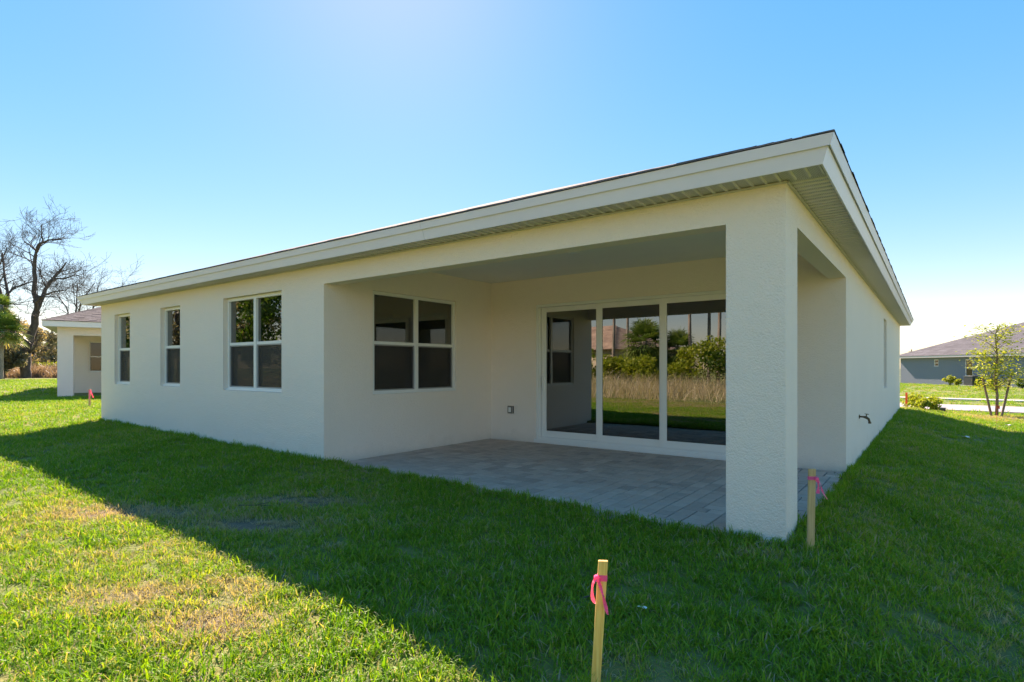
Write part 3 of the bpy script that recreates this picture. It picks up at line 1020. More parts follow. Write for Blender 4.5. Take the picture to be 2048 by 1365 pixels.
def crown(parent, mat, base, cents, rads, n, size, seed, flat=0., aspect=.5, name='crown'):
    rng = np.random.default_rng(seed)
    pts = clump_pts(n, [tuple(Vector(base) + Vector(c_)) for c_ in cents], rads, rng)
    tone = np.clip(rng.normal(.5, .25, n), 0, 1)
    return obj(name, np_mesh(name, leaf_quads(pts, size, rng, flat, aspect), 4, mat, tone), parent)

def random_blobs(rng, n, rx, ry, z0, z1, r0, r1):
    cs, rd = [], []
    for _ in range(n):
        t = rng.random()
        a = rng.random() * 6.283
        k = math.sqrt(rng.random()) * (1 - .45 * abs(2 * t - .8))
        cs.append((rx * k * math.cos(a), ry * k * math.sin(a), z0 + (z1 - z0) * t))
        r = r0 + (r1 - r0) * rng.random()
        rd.append((r, r, r * .75))
    return cs, rd

def leafy_tree(name, label, x, y, h, rad, mat, seed, n=5000, size=.16, group=None, low=.25, bark='bark', cat='tree', cut=None):
    zb = gz1(x, y)
    t_ = tag(empty(name, (x, y, zb)), label, cat, group)
    rng = np.random.default_rng(seed)
    cs, rd = random_blobs(rng, 26, rad * .8, rad * .8, h * low, h * .9, rad * .22, rad * .42)
    crown(t_, mat, (x, y, zb), cs, rd, n, size, seed + 1)
    m_ = MB()
    top = h * .6
    m_.tube([(x, y, zb - .2), (x + .02 * h, y, zb + h * .25), (x, y + .02 * h, zb + top)], [.022 * h, .016 * h, .008 * h], 8)
    for c_ in cs[::2]:
        s = zb + h * (.15 + .35 * rng.random())
        m_.tube([(x, y, s), (x + c_[0] * .5, y + c_[1] * .5, s + (zb + c_[2] - s) * .6), (x + c_[0], y + c_[1], zb + c_[2])], [.008 * h, .005 * h, .002 * h], 5)
    m_.build('trunk', bark, t_)
    return t_

def shrub(name, label, x, y, h, rad, mat, seed, n=1800, size=.1, group=None, cat='shrub', z=None):
    zb = gz1(x, y) if z is None else z
    t_ = tag(empty(name, (x, y, zb)), label, cat, group)
    rng = np.random.default_rng(seed)
    cs, rd = random_blobs(rng, 14, rad * .75, rad * .75, h * .18, h * .85, min(rad, h) * .2, min(rad, h) * .38)
    crown(t_, mat, (x, y, zb), cs, rd, n, size, seed + 1, name='foliage')
    m_ = MB()
    for c_ in cs[::2]:
        m_.tube([(x, y, zb - .05), (x + c_[0] * .4, y + c_[1] * .4, zb + c_[2] * .6), (x + c_[0], y + c_[1], zb + c_[2])], [.02, .013, .006], 5)
    m_.build('stem', 'bark', t_)
    return t_

def bare_branches(mb, rnd, p, d, r, L, lev, maxlev):
    n = 4 if lev < 2 else 3
    pts, rad = [p.copy()], [r]
    q = p.copy(); dd = d.copy()
    for i in range(n):
        dd = (dd + V(rnd.gauss(0, .16), rnd.gauss(0, .16), rnd.gauss(.05, .13))).normalized()
        q = q + dd * (L / n)
        pts.append(q.copy()); rad.append(max(r * (1 - .6 * (i + 1) / n), .011))
    mb.tube(pts, rad, 7 if r > .12 else (5 if r > .04 else 3), cap=False)
    if lev >= maxlev:
        return
    k = {0: 5, 1: 5, 2: 5, 3: 4}.get(lev, 4)
    for j in range(k):
        t = .25 + .75 * (j + rnd.random()) / k
        f = min(t * n, n - 1e-3); i = int(f); u_ = f - i
        b = pts[i].lerp(pts[i + 1], u_)
        rr = rad[i] * (1 - u_) + rad[i + 1] * u_
        side = V(rnd.gauss(0, 1), rnd.gauss(0, 1), rnd.gauss(.15, .7)).normalized()
        nd = (dd * .75 + side * .85).normalized()
        bare_branches(mb, rnd, b, nd, max(rr * .64, .014), L * rnd.uniform(.42, .68), lev + 1, maxlev)

Fv = V(-math.sin(YAW), math.cos(YAW), 0); Rv = V(math.cos(YAW), math.sin(YAW), 0)

# ------------------------------------------------------------------ bare trees on the left
def limb_tree(label, base, limbs, depth, seed, bark='bark_grey', maxlev=3, sub=1., group='bare winter trees'):
    """limbs: polylines as (across, up) metres from the base with a depth wobble, first radius, last radius"""
    b = Vector(base)
    t_ = tag(empty('bare_tree', b), label, 'tree', group)
    rnd = random.Random(seed)
    mb = MB(); mt = MB()
    for (pl_, r0, r1, kids) in limbs:
        pts = []
        n = len(pl_)
        wob = 0
        for i, (a, u_, dp) in enumerate(pl_):
            pts.append(b + Rv * a + Fv * dp + V(0, 0, u_))
        # subdivide for gnarl
        fine, fr = [], []
        for i in range(n - 1):
            for t in (0, .34, .67):
                p = pts[i].lerp(pts[i + 1], t)
                k = (i + t) / (n - 1)
                fr.append(r0 + (r1 - r0) * k)
                j = .05 * (1 if i + t > 0 else 0) * min(1, fr[-1] * 4)
                fine.append(p + V(rnd.gauss(0, j), rnd.gauss(0, j), rnd.gauss(0, j)))
        fine.append(pts[-1]); fr.append(r1)
        mb.tube(fine, fr, 9 if r0 > .2 else 6, cap=False)
        for j in range(kids):
            k = .3 + .7 * (j + rnd.random()) / kids
            f = min(k * (len(fine) - 1), len(fine) - 1.001); i = int(f)
            p = fine[i].lerp(fine[i + 1], f - i)
            d = (fine[i + 1] - fine[i]).normalized()
            side = V(rnd.gauss(0, 1), rnd.gauss(0, 1), rnd.gauss(.25, .6)).normalized()
            bare_branches(mt, rnd, p, (d * .7 + side).normalized(), max(.028, fr[i] * .38), rnd.uniform(2.2, 4.2) * sub, 1, maxlev)
    mb.build('trunk', bark, t_, True, fix=False)
    mt.build('crown', bark, t_, fix=False)
    return t_

S = 62 / 1131.
def PXL(u_, v, dp=0): return ((u_ - 52) * S, (757 - v) * S, dp)
tb = CAM + Fv * 62 + Rv * ((52 - 1024) * S); tb.z = 1.41 - 21 * S
limb_tree('tall bare double trunked tree left of the neighbouring house', tb, [
    ([PXL(52, 760), PXL(51, 725), PXL(54, 695), PXL(60, 660, .3), PXL(67, 622, .4)], .5, .33, 2),
    ([PXL(49, 725), PXL(44, 700), PXL(37, 685, -.3), PXL(33, 655, -.6), PXL(24, 620, -.8), PXL(14, 580, -1), PXL(0, 530, -1.2), PXL(-14, 470, -1)], .32, .12, 12),
    ([PXL(24, 620, -.8), PXL(10, 590, .4), PXL(-6, 555, 1), PXL(-22, 500, 1.6)], .2, .08, 8),
    ([PXL(24, 592, -.8), PXL(34, 575, -.2), PXL(46, 568, .2), PXL(62, 562, .3)], .13, .05, 5),
    ([PXL(66, 625, .4), PXL(66, 585, .2), PXL(70, 545, 0), PXL(74, 510, -.2), PXL(82, 490, -.3), PXL(100, 482, -.2), PXL(118, 478, .4)], .26, .06, 11),
    ([PXL(74, 515, -.2), PXL(64, 500, .5), PXL(48, 488, .8), PXL(32, 480, 1.)], .14, .05, 6),
    ([PXL(74, 510, -.2), PXL(80, 480, .4), PXL(75, 465, .5), PXL(79, 448, .3)], .12, .03, 6),
    ([PXL(67, 622, .4), PXL(76, 585, .8), PXL(86, 560, 1.), PXL(100, 543, 1.2), PXL(118, 522, 1.)], .24, .07, 9),
    ([PXL(88, 560, 1.), PXL(110, 556, .4), PXL(135, 559, -.4), PXL(160, 553, -.8), PXL(184, 558, -1)], .12, .03, 7),
    ([PXL(67, 622, .4), PXL(78, 605, -.4), PXL(100, 594, -1), PXL(130, 588, -1.5), PXL(158, 585, -1.8)], .17, .04, 8),
    ([PXL(92, 597, -1), PXL(115, 597, -1.4), PXL(140, 599, -2), PXL(160, 602, -2.2)], .09, .03, 5),
    ([PXL(65, 605, .2), PXL(58, 590, .8), PXL(50, 580, 1.2)], .12, .04, 4),
    ([PXL(62, 640, .4), PXL(80, 632, -.6), PXL(104, 634, -1.2)], .08, .025, 4),
], 62, 21, sub=.72)
for (lab, u_, v0, dep, seed, lim) in (
    ('slender bare tree rising behind the brown shingle roof of the neighbour', 150, 690, 88, 5, [([(0, -4, 0), (-.3, 2, 0), (.2, 6, 0), (0, 9.5, .5)], .22, .05, 12), ([(-.2, 2, 0), (-2.2, 6, 1), (-3.8, 8.2, 1)], .14, .04, 8), ([(.1, 4, 0), (2., 7, -1), (3.8, 9.5, -1)], .14, .04, 8)]),
    ('bare tree with forked limbs behind the left end of the main roof', 168, 690, 84, 8, [([(0, -4, 0), (.6, 2, 0), (1.2, 5, 0), (1.8, 9, .5)], .2, .04, 10), ([(.4, 1, 0), (2.2, 4, 1), (4., 6, 1), (5, 9, 1)], .14, .04, 9), ([(.7, 3, 0), (-.6, 6, -1), (-.9, 9, -1)], .1, .03, 6)])):
    b = CAM + Fv * dep + Rv * ((u_ - 1024) / 1131 * dep); b.z = 1.41 - (v0 - 736) / 1131 * dep - 4
    limb_tree(lab, b + V(0, 0, 4), lim, dep, seed, maxlev=3)
b = CAM + Fv * 78 + Rv * ((-45 - 1024) / 1131 * 78); b.z = .2
limb_tree('bare tree at the far left edge behind the cabbage palm', b, [([(0, 0, 0), (.2, 5, 0), (.6, 9, 0)], .4, .25, 2), ([(.6, 9, 0), (2, 13, 0), (3.2, 18, 1)], .22, .06, 12), ([(.6, 8, 0), (3, 11, -1), (4.6, 14, -1)], .18, .05, 10), ([(.6, 9, 0), (-2, 13, -1), (-3, 18, 0)], .22, .06, 8)], 78, 31)

# ------------------------------------------------------------------ fan palms
def fan_frond(mb, base, d, L, rnd, tone):
    """petiole then a fan of narrow drooping blades"""
    side = d.cross(V(0, 0, 1))
    side = side.normalized() if side.length > .05 else V(1, 0, 0)
    up = side.cross(d).normalized()
    pet = L * .55
    e = base + d * pet - V(0, 0, .08 * L)
    mb.tube([base, base + d * pet * .5, e], [.02, .016, .012], 4, tone * .6, cap=False)
    nb_ = 22
    for k in range(nb_):
        a = (k / (nb_ - 1) - .5) * R(250)
        bd = (d * math.cos(a) + side * math.sin(a) + up * .15).normalized()
        bl = L * (.62 + .12 * math.cos(a)) * rnd.uniform(.85, 1.1)
        w2 = bd.cross(up).normalized() * L * .026
        p1 = e + bd * bl * .55
        p2 = e + bd * bl - V(0, 0, bl * rnd.uniform(.12, .45))
        tn = min(1, max(0, tone + rnd.gauss(0, .12)))
        mb.add([e - w2 * .3, e + w2 * .3, p1 + w2, p1 - w2, p2], [(0, 1, 2, 3), (3, 2, 4)], tn)

def fan_palm(label, x, y, h, L, seed, nf=34, r=.17, skirt=.3, group='fan palms', zb=None):
    zb = gz1(x, y) if zb is None else zb
    t_ = tag(empty('fan_palm', (x, y, zb)), label, 'palm', group)
    rnd = random.Random(seed)
    mb = MB()
    n = 14
    lean = V(rnd.gauss(0, .02), rnd.gauss(0, .02), 0) * h
    pts = [V(x, y, zb - .2) + lean * (i / n) ** 1.5 + V(0, 0, (h + .2) * i / n) for i in range(n + 1)]
    mb.tube(pts, [r * (1.15 - .3 * i / n) * (1 + .05 * (i % 2)) for i in range(n + 1)], 10)
    mb.build('trunk', 'palm_trunk', t_, True)
    mc = MB()
    top = pts[-1]
    for k in range(nf):
        a = k * 2.399
        el = R(80) - (R(80) + R(55) * skirt * 2) * (k / (nf - 1)) ** .8 + rnd.gauss(0, .08)
        d = V(math.cos(a) * math.cos(el), math.sin(a) * math.cos(el), math.sin(el))
        tone = .3 + .4 * rnd.random() + (.35 if k > nf * .88 else 0)
        fan_frond(mc, top + V(0, 0, .1 - .5 * k / nf), d, L, rnd, tone)
    mc.build('crown', 'leaf_palm', t_, fix=False)
    return t_
b = CAM + Fv * 57 + Rv * ((2 - 1024) / 1131 * 57)
fan_palm('green cabbage palm at the left edge in front of the bare trees', b.x, b.y, 5.0, 2.0, 3, 46)
b = CAM + Fv * 59 + Rv * ((2 - 1024) / 1131 * 59)
fan_palm('taller cabbage palm with its crown at the far left edge above the other', b.x, b.y, 7.7, 1.2, 4, 30)

# ------------------------------------------------------------------ wood edge on the left
k = 0
for (u_, dep, h, rad, mt, lab) in (
    (8, 60, 3.6, 2.4, 'leaf_dusk', 'low dull shrubby tree hiding the palm trunks at the left edge'),
    (14, 72, 7.6, 3.4, 'leaf_brown', 'brown leaved tree behind the cabbage palm at the left edge'),
    (62, 80, 7.2, 3.0, 'leaf_brown', 'rusty brown tree directly behind the double trunked bare tree'),
    (92, 84, 6.9, 3.2, 'leaf_dusk', 'dull grey green tree next to the neighbouring house eave'),
    (112, 88, 6.0, 2.8, 'leaf_green', 'dark green tree partly hidden by the neighbouring house column'),
    (-30, 70, 6.8, 3.6, 'leaf_dusk', 'dull tree at the wood edge just past the left border'),
    (34, 86, 8.2, 3.8, 'leaf_dusk', 'low grey tree deep in the wood between brown trees')):
    b = CAM + Fv * dep + Rv * ((u_ - 1024) / 1131 * dep)
    leafy_tree('brush_tree', lab, b.x, b.y, h, rad, mt, 100 + k, 4200, .17, 'trees along the wood edge', low=.18)
    k += 1
for (u_, dep, h, rad, lab) in ((78, 76, 1.9, 2.4, 'yellow green hedge bush below the white roofed house'), (104, 77, 1.8, 2.4, 'yellow green hedge bush beside the neighbouring column'), (33, 70, 2.3, 1.9, 'yellow green bush left of the bare trunk'), (128, 77, 1.8, 2.4, 'yellow green hedge bush behind the neighbouring patio')):
    b = CAM + Fv * dep + Rv * ((u_ - 1024) / 1131 * dep)
    shrub('hedge_bush', lab, b.x, b.y, h, rad, 'leaf_lime', 150 + k, 1500, .14, 'hedge bushes at the wood edge'); k += 1

# far white roofed house
fc = CAM + Fv * 112 + Rv * ((88 - 1024) / 1131 * 112)
fh = tag(empty('house'), 'distant blue grey house with white roof seen under the trees', 'house')
fx, fy = Rv, Fv
def FX(p): return V(fc.x, fc.y, .2) + fx * p.x + fy * p.y + V(0, 0, p.z)
mb = MB(); mb.box(-7, 4, 0, 8, -.5, 2.3, xf=FX); mb.build('wall', 'stucco_grey', fh)
mb = MB()
mb.add([FX(V(*p)) for p in ((-7.6, -.6, 2.2), (4.6, -.6, 2.2), (4.6, 8.6, 2.2), (-7.6, 8.6, 2.2), (-7.6, 4, 4.3), (2.6, 4, 4.3))], [(0, 1, 5, 4), (2, 3, 4, 5), (1, 2, 5), (0, 4, 3), (0, 3, 2, 1)])
mb.build('roof', 'white_roof', fh)
for xa in (-5, -1.6, 1.8):
    mb = MB(); mb.box(xa, xa + 1.2, -.06, -.004, .9, 1.9, xf=FX); w_ = mb.build('window', 'frame', fh)
    mb = MB(); mb.box(xa + .1, xa + 1.1, -.075, -.062, 1., 1.8, xf=FX); mb.build('pane', 'glass', w_)

def stalks(name, pts, h, mat, seed, wid=.012, lean=.35, segs=2, parent=None):
    """thin upright blades as quads and tips"""
    rng = np.random.default_rng(seed)
    n = len(pts)
    a = rng.random(n) * 6.283
    u_ = np.stack([np.cos(a), np.sin(a), np.zeros(n)], 1)
    ln = rng.normal(size=(n, 3)) * lean; ln[:, 2] = 0
    hh = (h * (.55 + .7 * rng.random((n, 1))))
    hh = hh * np.clip(.85 + .3 * np.sin(np.array(pts)[:, :1] * 1.1 + np.array(pts)[:, 1:2] * .6) + .25 * np.sin(np.array(pts)[:, :1] * 2.7 + 1 + np.array(pts)[:, 1:2] * 1.9), .35, 1.5)
    base = np.array(pts)
    mid = base + ln * hh * .35 + np.array([0, 0, 1]) * hh * .6
    tip = base + ln * hh + np.array([0, 0, 1]) * hh
    w_ = wid * (.6 + .8 * rng.random((n, 1)))
    q1 = np.stack([base - u_ * w_, base + u_ * w_, mid + u_ * w_ * .8, mid - u_ * w_ * .8], 1)
    q2 = np.stack([mid - u_ * w_ * .8, mid + u_ * w_ * .8, tip + u_ * w_ * .15, tip - u_ * w_ * .15], 1)
    t = np.clip(rng.normal(.5, .25, n), 0, 1)
    return obj(name, np_mesh(name, np.concatenate([q1, q2]), 4, mat, np.concatenate([t, t])), parent)

def cam_pts(n, u0, u1, d0, d1, rng):
    dep = d0 + (d1 - d0) * rng.random(n)
    uu = u0 + (u1 - u0) * rng.random(n)
    x = CAM.x + Fv.x * dep + Rv.x * (uu - 1024) / 1131 * dep
    y = CAM.y + Fv.y * dep + Rv.y * (uu - 1024) / 1131 * dep
    return np.stack([x, y, gz(x, y)], 1)
rng = np.random.default_rng(40)
o = stalks('dry_brush', cam_pts(16000, -120, 200, 63, 72, rng), 1.15, 'brush', 41, .03, .5)
tag(o, 'brown dry brush along the far edge of the left lawn', 'brush', kind='stuff')

# ------------------------------------------------------------------ behind the camera: what the glass reflects
rng = np.random.default_rng(50)
n = 26000
xx = rng.uniform(-34, 10, n); yy2 = rng.uniform(-21, -8.2, n)
keep = (yy2 < -8.6 + .7 * np.sin(xx * .5) + .4 * np.sin(xx * 1.3)) & (rng.random(n) < .45 + .55 * (np.sin(xx * .8 + yy2) > -.3))
xx, yy2 = xx[keep], yy2[keep]
o = stalks('tall_dry_grass', np.stack([xx, yy2, gz(xx, yy2)], 1), .74, 'dry', 51, .010, .45)
tag(o, 'tall straw coloured dry grass behind the lawn', 'grass', kind='stuff')
k = 0
for (x, y, h, rad, mt) in ((-20, -23, 2.6, 2.4, 'leaf_lime'), (-16.5, -22, 2.0, 2.4, 'leaf_lime'), (-13.8, -22.5, 2.6, 2.4, 'leaf_lime'), (-11.2, -24.5, 3.4, 2.6, 'leaf_lime'), (-8.6, -24, 3.4, 2.6, 'leaf_green'), (-6, -25, 3.8, 2.8, 'leaf_lime'), (-3, -24, 3.2, 2.6, 'leaf_dusk'), (-24, -23, 2.4, 2.4, 'leaf_lime'), (0, -25, 3.2, 2.6, 'leaf_green'), (-28, -24, 3., 2.6, 'leaf_dusk')):
    shrub('yard_shrub', ['leafy green', 'yellow green', 'tall green', 'loose lime'][k % 4] + ' shrub in the row mirrored by the sliding door, number %s from the palm' % ['one', 'two', 'three', 'four', 'five', 'six', 'seven', 'eight', 'nine', 'ten'][k], x, y, h, rad, mt, 200 + k, 2600, .11, 'shrubs mirrored in the glass'); k += 1
fan_palm('broad cabbage palm mirrored in the middle pane of the sliding door', -15.9, -26.5, 3.1, 1.75, 60, 60, .2, .75)
fan_palm('low cabbage palm mirrored beside the broad one', -13.8, -27.5, 2.6, 1.5, 61, 46, .2, .7)
for (x, y, h, sd_, lab) in ((-19.6, -28.6, 11, 62, 'second from the left'), (-20.6, -33.5, 12, 63, 'slightly leaning third from the left'), (-17.2, -33, 12.5, 64, 'one right behind the broad cabbage palm'), (-12.9, -27.3, 11, 65, 'second from the right'), (-10.7, -26.4, 10.5, 66, 'rightmost'), (-16.4, -30.6, 12, 67, 'nearest the broad cabbage palm'), (-23.5, -27, 11, 68, 'leftmost'), (-13.4, -33, 13, 69, 'tallest and farthest')):
    fan_palm(lab + ' of the tall palms mirrored in the door', x, y, h, 1.3, sd_, 30, .11, .5, 'tall palms mirrored in the glass')
rh = tag(empty('house'), 'house with tan tile roof mirrored in the sliding door', 'house')
hx, hy = V(.94, .34, 0), V(-.34, .94, 0)
def HX(p): return V(-33, -50, .2) + hx * p.x + hy * p.y + V(0, 0, p.z)
mb = MB(); mb.box(0, 14, 0, 10, -.5, 2.9, xf=HX); mb.build('wall', 'stucco_tan', rh)
rr_ = hip_roof('roof', -.6, 14.6, -.6, 10.6, 2.9, .5, 'tile_tan', rh, xf=HX)
tabs = MB(); rs = random.Random(12)
tab_hip(lambda s, up, h: HX(V(-.6 + s, 10.6 - up, 2.92 + up * .5 + h * 3)), 15.2, 5.4, .35)
tag(tabs.build('roof_tiles', 'tile_tan', rr_, fix=False), kind='stuff')
for xa in (2, 5.5, 9):
    mb = MB(); mb.box(xa, xa + 1.6, 10.004, 10.06, .8, 2.3, xf=HX); w_ = mb.build('window', 'frame', rh)
    mb = MB(); mb.box(xa + .1, xa + 1.5, 10.062, 10.075, .9, 2.2, xf=HX); mb.build('pane', 'glass', w_)
k = 0
for (x, y, h, rad, mt) in ((-37, -16, 8.5, 3.4, 'leaf_green'), (-33, -21, 7.5, 3.2, 'leaf_lime'), (-48, -15.5, 9, 3.6, 'leaf_dusk'), (-43, -19, 8, 3.4, 'leaf_brown'), (-58, -15, 9, 3.6, 'leaf_green'), (-66, -10, 9, 4, 'leaf_dusk'), (-30, -27, 8, 3.2, 'leaf_green')):
    leafy_tree('oak_tree', ['broad green oak', 'lime green tree', 'dull grey oak', 'brownish oak', 'dark oak', 'far dull oak', 'green oak'][k] + ' behind the yard mirrored in the back windows', x, y, h, rad, mt, 300 + k, 5200, .16, 'trees mirrored in the back windows'); k += 1

# ------------------------------------------------------------------ right side: young tree, weeds, small things
TX, TY = 2.83, 23.33
tz = gz1(TX, TY)
yt = tag(empty('young_tree', (TX, TY, tz)), 'young lime green street tree propped by poles on the right', 'tree')
rnd = random.Random(77)
rng = np.random.default_rng(77)
mb = MB()
trunk = [V(TX, TY, tz - .1), V(TX + .02, TY, tz + .8), V(TX - .05, TY, tz + 1.5), V(TX + .02, TY, tz + 2.3), V(TX - .04, TY, tz + 3.0), V(TX + .03, TY, tz + 3.45)]
mb.tube(trunk, [.055, .045, .038, .03, .018, .008], 8)
lc = []
SY = 21.4 / 1131
# tiers: (across px from the trunk, height px above the base)
tier = [(-18, 178), (6, 182), (22, 176), (-40, 160), (-20, 158), (4, 160), (24, 166), (-12, 142), (12, 148), (-52, 128), (-30, 126), (-10, 132), (16, 130), (38, 133), (56, 130), (-22, 112), (8, 114), (26, 112), (-66, 98), (-44, 98), (-20, 98), (2, 100), (40, 102), (-8, 86), (22, 88), (48, 92), (-28, 80), (60, 84), (-34, 66), (-8, 70), (14, 74), (34, 66), (-14, 56), (8, 58)]
for (pa, ph) in tier:
    a = pa * SY * .84; h = ph * SY
    dp = rnd.uniform(-.5, .5)
    hb = max(.95, h - .25 - abs(a) * .35)
    j = min(len(trunk) - 2, int(hb / 3.45 * 5))
    s = V(TX, TY, tz + hb)
    e = V(TX, TY, tz + h) + Rv * a + Fv * dp
    mb.tube([s, s.lerp(e, .5) + V(0, 0, .07), e], [.016, .010, .004], 5)
    nl = 68
    c_ = np.array(e) + rng.normal(size=(nl, 3)) * np.array([.20, .20, .06])
    lc.append(c_)
    c2 = np.array(s.lerp(e, .65)) + rng.normal(size=(nl // 2, 3)) * np.array([.16, .16, .07])
    lc.append(c2)
mb.build('trunk', 'wood_grey', yt, True)
lc = np.concatenate(lc)
obj('crown', np_mesh('crown', leaf_quads(lc, .055, rng, .75, .42), 4, 'leaf_lime', np.clip(rng.normal(.5, .25, len(lc)), 0, 1)), yt)
for sgn, lab in ((-1, 'grey wooden prop pole leaning left of the young tree'), (1, 'grey wooden prop pole leaning right of the young tree')):
    p0 = V(TX, TY, tz - .1) + Rv * (sgn * .17)
    p1 = V(TX, TY, tz + 1.55) + Rv * (sgn * .55 + .0)
    t_ = tag(empty('prop_pole', p0), lab, 'pole', 'prop poles of the young tree')
    mb = MB(); mb.tube([p0, p0.lerp(p1, .5), p1], [.04, .038, .034], 8); mb.build('pole', 'wood_grey', t_)
    q_ = p0.lerp(p1, .8)
    mb = MB(); mb.tube([q_ - (p1 - p0).normalized() * .03, q_ + (p1 - p0).normalized() * .03], .047, 8); mb.build('strap', 'dark_plastic', t_)

# weeds by the front corner
k = 0
for (x, y, h, rad, lab) in ((.35, 20.5, .55, .5, 'leafy weed clump round the orange stake'), (.85, 20.9, .5, .55, 'pale leafy weed clump right of the orange stake'), (.55, 19.6, .38, .4, 'low weed clump at the foot of the front wall corner')):
    shrub('weed_clump', lab, x, y, h, rad, 'leaf_lime', 400 + k, 900, .045, 'weeds at the front corner', 'weeds'); k += 1
# shrubs along the slate wall
for (s, off, h, rad, lab) in ((7.6, -.9, .95, .65, 'rounded pale shrub left of the air conditioner'), (9.0, -1.3, .7, .45, 'small pale shrub just left of the air conditioner'), (11.5, -1.5, .95, .6, 'dark shrub right of the air conditioner'), (12.5, -1.4, .8, .55, 'dark shrub behind the young tree'), (15.0, -1.2, .9, .6, 'shrub by the slate wall at the right border')):
    p = GX(V(s, off, 0))
    shrub('garden_shrub', lab, p.x, p.y, h, rad, 'leaf_lime' if s < 9.5 else 'leaf_green', 420 + k, 700, .075, 'shrubs along the slate wall'); k += 1
# utility box
x, y = 1.08, 21.15
zb = gz1(x, y)
t_ = tag(empty('utility_box', (x, y, zb)), 'low dark grey utility box on the lawn near the street', 'utility box')
UXF = lambda p: V(x, y, zb) + Rv * p.x + Fv * p.y + V(0, 0, p.z)
mb = MB(); mb.chamfer(-.15, .15, -.12, .12, -.1, .13, .01, xf=UXF); mb.build('box', 'dark_plastic', t_)
mb = MB(); mb.chamfer(-.165, .165, -.135, .135, .131, .16, .012, xf=UXF); mb.build('lid', 'steel', t_)
# pin flag
x, y = 2.5, 18.4
zb = gz1(x, y)
t_ = tag(empty('marker_flag', (x, y, zb)), 'thin wire pin flag with red pennant in front of the young tree', 'flag')
mb = MB(); mb.tube([(x, y, zb - .05), (x, y, zb + .62)], .004, 6); mb.build('wire', 'orange', t_)
mb = MB()
for dz in (0, .0012):
    mb.add([V(x, y + dz, zb + .62), V(x, y + dz, zb + .52), V(x + .07, y + dz - .02, zb + .5), V(x + .075, y + dz - .01, zb + .59)], [(0, 1, 2, 3)], .3)
mb.build('pennant', 'orange', t_, fix=False)
# litter
def litter(x, y, s, lab, seed):
    r_ = random.Random(seed)
    zb = gz1(x, y) + .035
    m_ = MB()
    g5 = [[V(x + (i - 1.5) * s * .5 + r_.uniform(-.2, .2) * s, y + (j - 1) * s * .4, zb + r_.uniform(0, .35) * s) for j in range(3)] for i in range(4)]
    for dz in (0, .0015):
        m_.add([p + V(0, 0, dz) for row in g5 for p in row], [(i * 3 + j, i * 3 + j + 1, i * 3 + j + 4, i * 3 + j + 3) for i in range(3) for j in range(2)])
    tag(m_.build('paper_scrap', 'paper', fix=False), lab, 'litter', 'scraps of litter on the lawn')
litter(1.5, 11.65, .09, 'white paper scrap on the shaded lawn along the right wall', 1)
litter(2.75, 18.0, .11, 'white scrap lying in the sun near the pin flag', 2)
litter(-.42, -1.75, .03, 'tiny white scrap in the shaded grass left of the front stake', 3)
def twig(x, y, L, ang, lab, seed):
    r_ = random.Random(seed)
    zb = gz1(x, y) + .045
    m_ = MB()
    p = V(x, y, zb); d = V(math.cos(ang), math.sin(ang), .03)
    pts = [p]
    for i in range(4):
        d = (d + V(r_.gauss(0, .12), r_.gauss(0, .12), r_.gauss(0, .05))).normalized()
        pts.append(pts[-1] + d * L / 4)
    m_.tube(pts, [.004, .0036, .003, .0024, .0015], 6)
    q_ = pts[2]; e_ = (d + V(-d.y, d.x, .1) * .9).normalized()
    m_.tube([q_, q_ + e_ * L * .2, q_ + e_ * L * .36 + V(0, 0, .01)], [.003, .0022, .0012], 5)
    tag(m_.build('fallen_twig', 'bark_grey'), lab, 'twig', 'fallen twigs on the lawn')
twig(-4.35, -2.05, .34, .5, 'thin forked twig on the brown patch at the edge of the shade', 1)
twig(1.02, -1.05, .2, 2.2, 'short twig in the shaded grass right of the column stake', 2)
twig(-.75, -1.85, .16, 1.2, 'small pale twig left of the front stake', 3)
# distant utility pole
p = CAM + Fv * 150 + Rv * ((1823 - 1024) / 1131 * 150)
t_ = tag(empty('utility_pole', (p.x, p.y, 0)), 'thin distant utility pole above the slate house roof corner', 'pole')
mb = MB(); mb.tube([(p.x, p.y, -.5), (p.x, p.y, 6.3)], [.16, .12], 8); mb.build('pole', 'wood_grey', t_)
mb = MB(); q0 = V(p.x, p.y, 5.7); mb.tube([q0 - Rv * .8, q0 + Rv * .8], .07, 6); mb.build('crossarm', 'wood_grey', t_)
# low far tree line so that the horizon closes
k = 0

